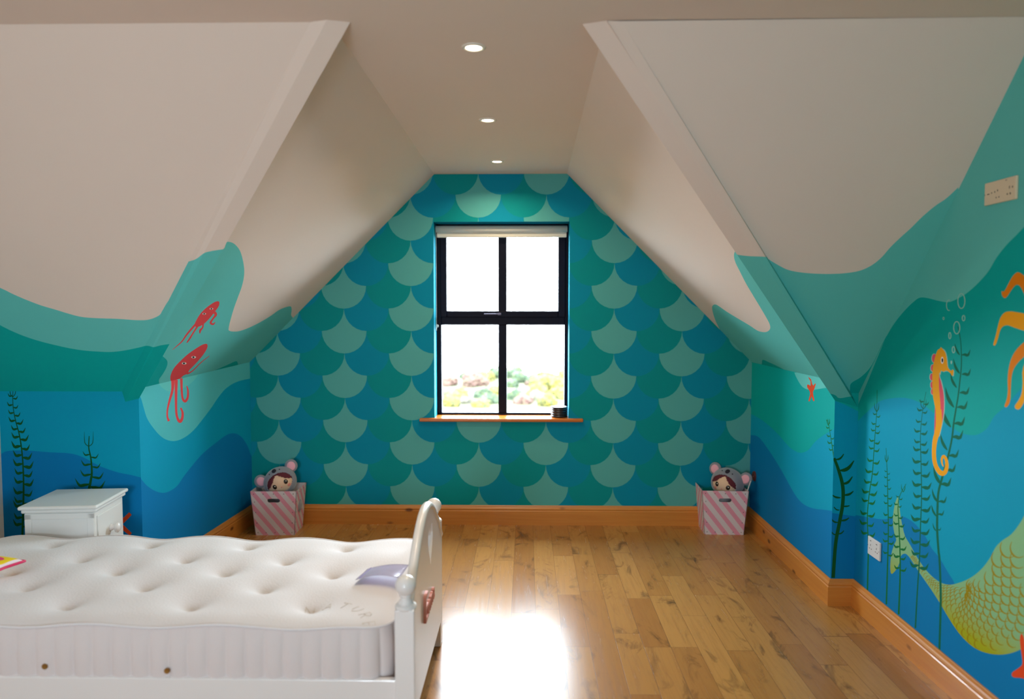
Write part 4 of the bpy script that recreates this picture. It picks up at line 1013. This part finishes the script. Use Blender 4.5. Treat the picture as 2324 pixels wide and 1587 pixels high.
BLx = on(620, 1114, 1, fl.y).x; BRx = on(1646, 1113, 1, fr_.y).x
LB = toy_box((BLx + .004, fl.y + BD_ / 2, 0), radians(2), 'pink and white striped toy box in the left corner of the dormer')
RB = toy_box((BRx, fr_.y + BD_ / 2, 0), radians(-2), 'pink and white striped toy box in the right corner of the dormer')

# ------------------------------------------------------------------ plush dolls sitting in the boxes
GREY = mat('grey_plush', (136, 136, 146), rough=.9, sheen=.5, bump=.4, bscale=200); SKIN = mat('beige_doll_felt', (226, 190, 160), rough=.85)
HAIR = mat('maroon_felt', (92, 26, 40), rough=.85); PNK = mat('pink_ear_felt', (232, 168, 184), rough=.85); CHK = mat('cheek_pink', (228, 140, 128), rough=.85)
EYEM = mat('doll_eye_brown', (44, 28, 20), rough=.25); GLI = mat('doll_eye_glint', (236, 230, 220), rough=.3); BLK = mat('dark_plush', (40, 34, 48), rough=.9)
def on_head(R, ax, az, up=0.0):
    """point on the head: ax sideways angle, az upward angle (radians) from the face centre (-y)"""
    return V((R * sin(ax) * cos(az), -R * cos(ax) * cos(az), R * sin(az))) * (1 + up)
def spot(bm, R, ax, az, rx, rz, th, M0, mi=0, lift=0.0):
    p = on_head(R, ax, az, lift); n_ = p.normalized(); q = n_.to_track_quat('Z', 'Y').to_matrix().to_4x4()
    r = bmesh.ops.create_uvsphere(bm, u_segments=16, v_segments=8, radius=1.0)
    for v in r['verts']: v.co = (Matrix.Translation(p) @ q) @ V((v.co.x * rx, v.co.y * rz, v.co.z * th))
    for f in set(f for v in r['verts'] for f in v.link_faces): f.material_index = mi; f.smooth = True
def doll(loc, rot, label, tagstrip=False, face_down=-.12):
    root = empty('plush_doll', loc, rot); tag(root, label, 'doll', 'plush dolls in the toy boxes'); R = .098
    bm = bmesh.new(); sphere(bm, (0, 0, 0), R, R * .94, R * .93, 40, 28); head = obj('head', bm, SKIN, root, smooth=True)
    Fd = V((0, -cos(face_down), sin(face_down)))
    def shell(name, r, keep, m, par, th=.004):
        bm = bmesh.new(); sphere(bm, (0, 0, 0), r, r * .94, r * .93, 96, 64)
        bmesh.ops.delete(bm, geom=[f for f in bm.faces if not keep(f.calc_center_median().normalized())], context='FACES')
        o = obj(name, bm, m, par, smooth=True); md = o.modifiers.new('thick', 'SOLIDIFY'); md.thickness = th; md.offset = -1
        return o
    infront = lambda d: (d.x / .80) ** 2 + ((d.z - Fd.z) / .66) ** 2 < 1 and d.y < 0
    shell('hood', R * 1.06, lambda d: not infront(d), GREY, root, .006)
    fringe = lambda d: infront(d) and d.z > Fd.z + .30 - .55 * (abs(d.x + .10)) ** 1.1 * (1 if abs(d.x + .10) > .12 else .2) + (.10 if (d.x * 9) % 1 > .5 else 0) * 0
    shell('fringe', R * 1.035, lambda d: infront(d) and d.z > Fd.z + .16 + .42 * exp(-((d.x + .02) / .30) ** 2) - .32 * d.x * d.x * 0 - .45 * max(0, abs(d.x) - .35), HAIR, head, .004)
    for s in (-1, 1):
        bm = bmesh.new(); spot(bm, R * .94, s * .42, -.20, .0135, .0155, .004, None); e = obj('eye', bm, EYEM, head)
        bm = bmesh.new(); spot(bm, R * .985, s * .40 + .035, -.16, .0032, .0036, .0015, None); obj('glint', bm, GLI, e)
        bm = bmesh.new(); spot(bm, R * .945, s * .60, -.50, .013, .010, .0012, None); obj('cheek', bm, CHK, head)
        bm = bmesh.new(); spot(bm, R * 1.0, s * .52, .80, .0045, .0045, .003, None); obj('hood_eye', bm, BLK, root)
        M = Matrix.Translation((s * R * 1.05, .01, R * .62)) @ Matrix.Rotation(s * .35, 4, 'Y')
        bm = bmesh.new(); sphere(bm, (0, 0, 0), .040, .016, .042, 28, 18, M=M); ear = obj('ear', bm, GREY, root)
        bm = bmesh.new(); sphere(bm, (0, -.011, -.002), .027, .008, .030, 24, 14, M=M); obj('inner_ear', bm, PNK, ear)
    bm = bmesh.new(); spot(bm, R * .945, 0, -.42, .0045, .004, .003, None); obj('nose', bm, CHK, head)
    bm = bmesh.new(); spot(bm, R * 1.0, 0, .90, .014, .020, .005, None); obj('hood_nose', bm, BLK, root)
    bm = bmesh.new(); lathe(bm, [(0, -.22), (.04, -.22), (.062, -.19), (.066, -.15), (.052, -.10), (.036, -.075)], 28, cap=False); obj('body', bm, GREY, root, smooth=True)
    if tagstrip:
        bm = bmesh.new(); M = Matrix.Translation((R * 1.05 + .040, -.015, R * .45)) @ Matrix.Rotation(.06, 4, 'Y')
        box(bm, -.002, .002, -.008, .008, -.060, .018, .0006, 1, M=M); obj('care_tag', bm, mat('white_satin_tag', (226, 222, 218), rough=.5), root)
    root.scale = (1.07, 1.07, 1.07)
    return root
pL = on(636, 1096, 1, fl.y + .11); pR = on(1651, 1100, 1, fr_.y + .11)
doll(pL + V((0, 0, .006)), (radians(-15), radians(-25), radians(20)), 'grey eared plush doll leaning in the left toy box', face_down=-.10)
doll(pR + V((0, 0, .012)), (radians(-10), radians(11), radians(-36)), 'grey eared plush doll with a white tag in the right toy box', True)

# ------------------------------------------------------------------ outside: heath seen through the window
GZ = -2.75
def gz(x, y): return GZ + .22 * noise.noise(V((x * .12, y * .12, 3))) + .10 * noise.noise(V((x * .5, y * .5, 9))) + .012 * max(0, y - 34) * 3 * exp(-((x - 3) / 12) ** 2)
gr = mat('heath_grass', (56, 55, 29), rough=.95, var=.35, vscale=.8)
bm = bmesh.new(); g = []
NX, NY = 90, 70
for j in range(NY + 1):
    y = 6.5 + 41 * j / NY; row = []
    for i in range(NX + 1):
        x = -26 + 52 * i / NX; z = gz(x, y) - max(0, y - 43) ** 2 * .12; row.append(bm.verts.new((x, y, z)))
    g.append(row)
for j in range(NY):
    for i in range(NX): bm.faces.new((g[j][i], g[j][i + 1], g[j + 1][i + 1], g[j + 1][i]))
tag(obj('ground', bm, gr, smooth=True), kind='structure')
def bush_mat(name, c1_, c2_, cut):
    m = mat(name, c1_, rough=.9); nt, N, L = nodes_of(m); b = N['Principled BSDF']; tc = N.new('ShaderNodeTexCoord')
    n_ = noise_tex(nt, tc.outputs['Object'], 7, 4, .7); f = ramp(nt, n_, [(cut, (0, 0, 0, 1)), (cut + .06, (1, 1, 1, 1))])
    L.new(mixc(nt, f, lin(c1_), lin(c2_)), b.inputs['Base Color']); return m
BM = [bush_mat('gorse_green', (28, 43, 23), (50, 58, 20), .5), bush_mat('gorse_in_flower', (42, 47, 18), (87, 77, 3), .46), bush_mat('bracken_red', (62, 38, 30), (72, 58, 40), .5), bush_mat('pale_scrub', (65, 62, 42), (80, 75, 67), .5)]
LAB = [('dark green gorse bush', 'gorse_bush'), ('yellow flowering gorse bush', 'gorse_bush'), ('reddish brown bracken clump', 'bracken_clump'), ('pale straw coloured scrub bush', 'scrub_bush')]
random.seed(4)
def bush(x, y, r, kind, label):
    bm = bmesh.new()
    for k in range(16):
        a = random.random() * 2 * pi; q = random.random() ** .5 * r * .7; s = r * random.uniform(.28, .5)
        rr = bmesh.ops.create_icosphere(bm, subdivisions=3, radius=1)
        cc = V((cos(a) * q, sin(a) * q, random.uniform(.15, .62) * r * (1.15 - q / r)))
        for v in rr['verts']:
            d = v.co.normalized(); v.co = cc + d * s * (1 + .45 * noise.noise(d * 3.1 + V((k, x, y))) + .25 * noise.noise(d * 9 + V((x, k, 0))))
    o = obj(LAB[kind][1], bm, BM[kind], smooth=False); o.location = (x, y, gz(x, y) - .05); tag(o, label, 'bush', 'heath bushes outside the window'); return o
def gx(px, y): return on(px, 900, 1, y).x
B = [(1012, 885, 40, .75, 2), (1024, 905, 36, .55, 3), (1045, 925, 33, .6, 1), (1018, 930, 32.5, .6, 1), (1066, 888, 40.5, .6, 0), (1078, 905, 36.5, .85, 2), (1100, 901, 37, .62, 1), (1096, 920, 34, .55, 0), (1112, 928, 33, .6, 0), (1124, 908, 36, .55, 1), (1090, 932, 32, .5, 1),
     (1158, 905, 38, .55, 0), (1170, 925, 34, .6, 0), (1193, 899, 38.5, .72, 0), (1186, 928, 33, .5, 2), (1205, 920, 34.5, .45, 1), (1238, 893, 41, .6, 1), (1243, 906, 37, 1.0, 1), (1222, 908, 36, .6, 1), (1218, 930, 33, .55, 3), (1240, 931, 32.5, .55, 1), (1262, 904, 37, .65, 1), (1275, 912, 35, .7, 1), (1163, 889, 41.5, .7, 0), (1206, 905, 37.5, .4, 2), (1140, 905, 38, .8, 0), (1295, 905, 37, .8, 1), (1060, 932, 32.5, .4, 3)]
where = ['at the far left of the view through the left pane', 'beside the bracken in the left pane', 'low and golden in the left pane', 'in the bottom left corner of the left pane', 'behind the bare tree', 'in the middle of the left pane', 'in front of the bare tree', 'low in the left pane', 'low beside the mullion in the left pane', 'beside the mullion in the left pane', 'at the bottom edge of the left pane',
         'just right of the mullion', 'low and just right of the mullion', 'round and dark in the middle of the right pane', 'low in the right pane below the round dark bush', 'small and low in the middle of the right pane', 'highest in the right pane against the white sky', 'large and brightest in the right pane', 'left of the brightest gorse in the right pane', 'at the bottom of the right pane', 'small at the bottom of the right pane near the speaker', 'right of the brightest gorse in the right pane', 'at the right edge of the right pane', 'far back beside the mullion in the right pane', 'just right of the round dark bush', 'partly behind the mullion', 'hidden partly by the right frame', 'at the bottom edge left of the mullion']
placed = [(gx(1104, 38), 38, .75)]
for (px, py, y, r, k), wh in sorted(zip(B, where), key=lambda q: q[0][2]):
    y0 = y; r *= .92
    while any(math.hypot(gx(px, y) - a, y - b) < (r * y / y0 + c) * 1.06 for a, b, c in placed): y += .2
    rr_ = r * y / y0; placed.append((gx(px, y), y, rr_)); bush(gx(px, y), y, rr_, k, LAB[k][0] + ' ' + wh)
# bare tree
tr = empty('bare_tree', (gx(1104, 38), 38, gz(0, 38)))
tag(tr, 'small bare twiggy tree on the heath left of the mullion', 'tree')
bm = bmesh.new()
def branch(p, d, l, r, dep):
    q = p + d * l; tube(bm, [p, p.lerp(q, .5) + V((random.uniform(-.05, .05), 0, random.uniform(-.03, .03))) * l, q], [r, r * .8, r * .6], 5)
    if dep == 0: return
    for k in range(3): branch(q, (d + V((random.uniform(-.9, .9), random.uniform(-.5, .5), random.uniform(-.1, .7)))).normalized(), l * random.uniform(.6, .85), r * .6, dep - 1)
branch(V((0, 0, 0)), V((.05, 0, 1)), .75, .035, 4)
obj('trunk_and_branches', bm, mat('pale_bark', (70, 56, 44), rough=.9), tr)
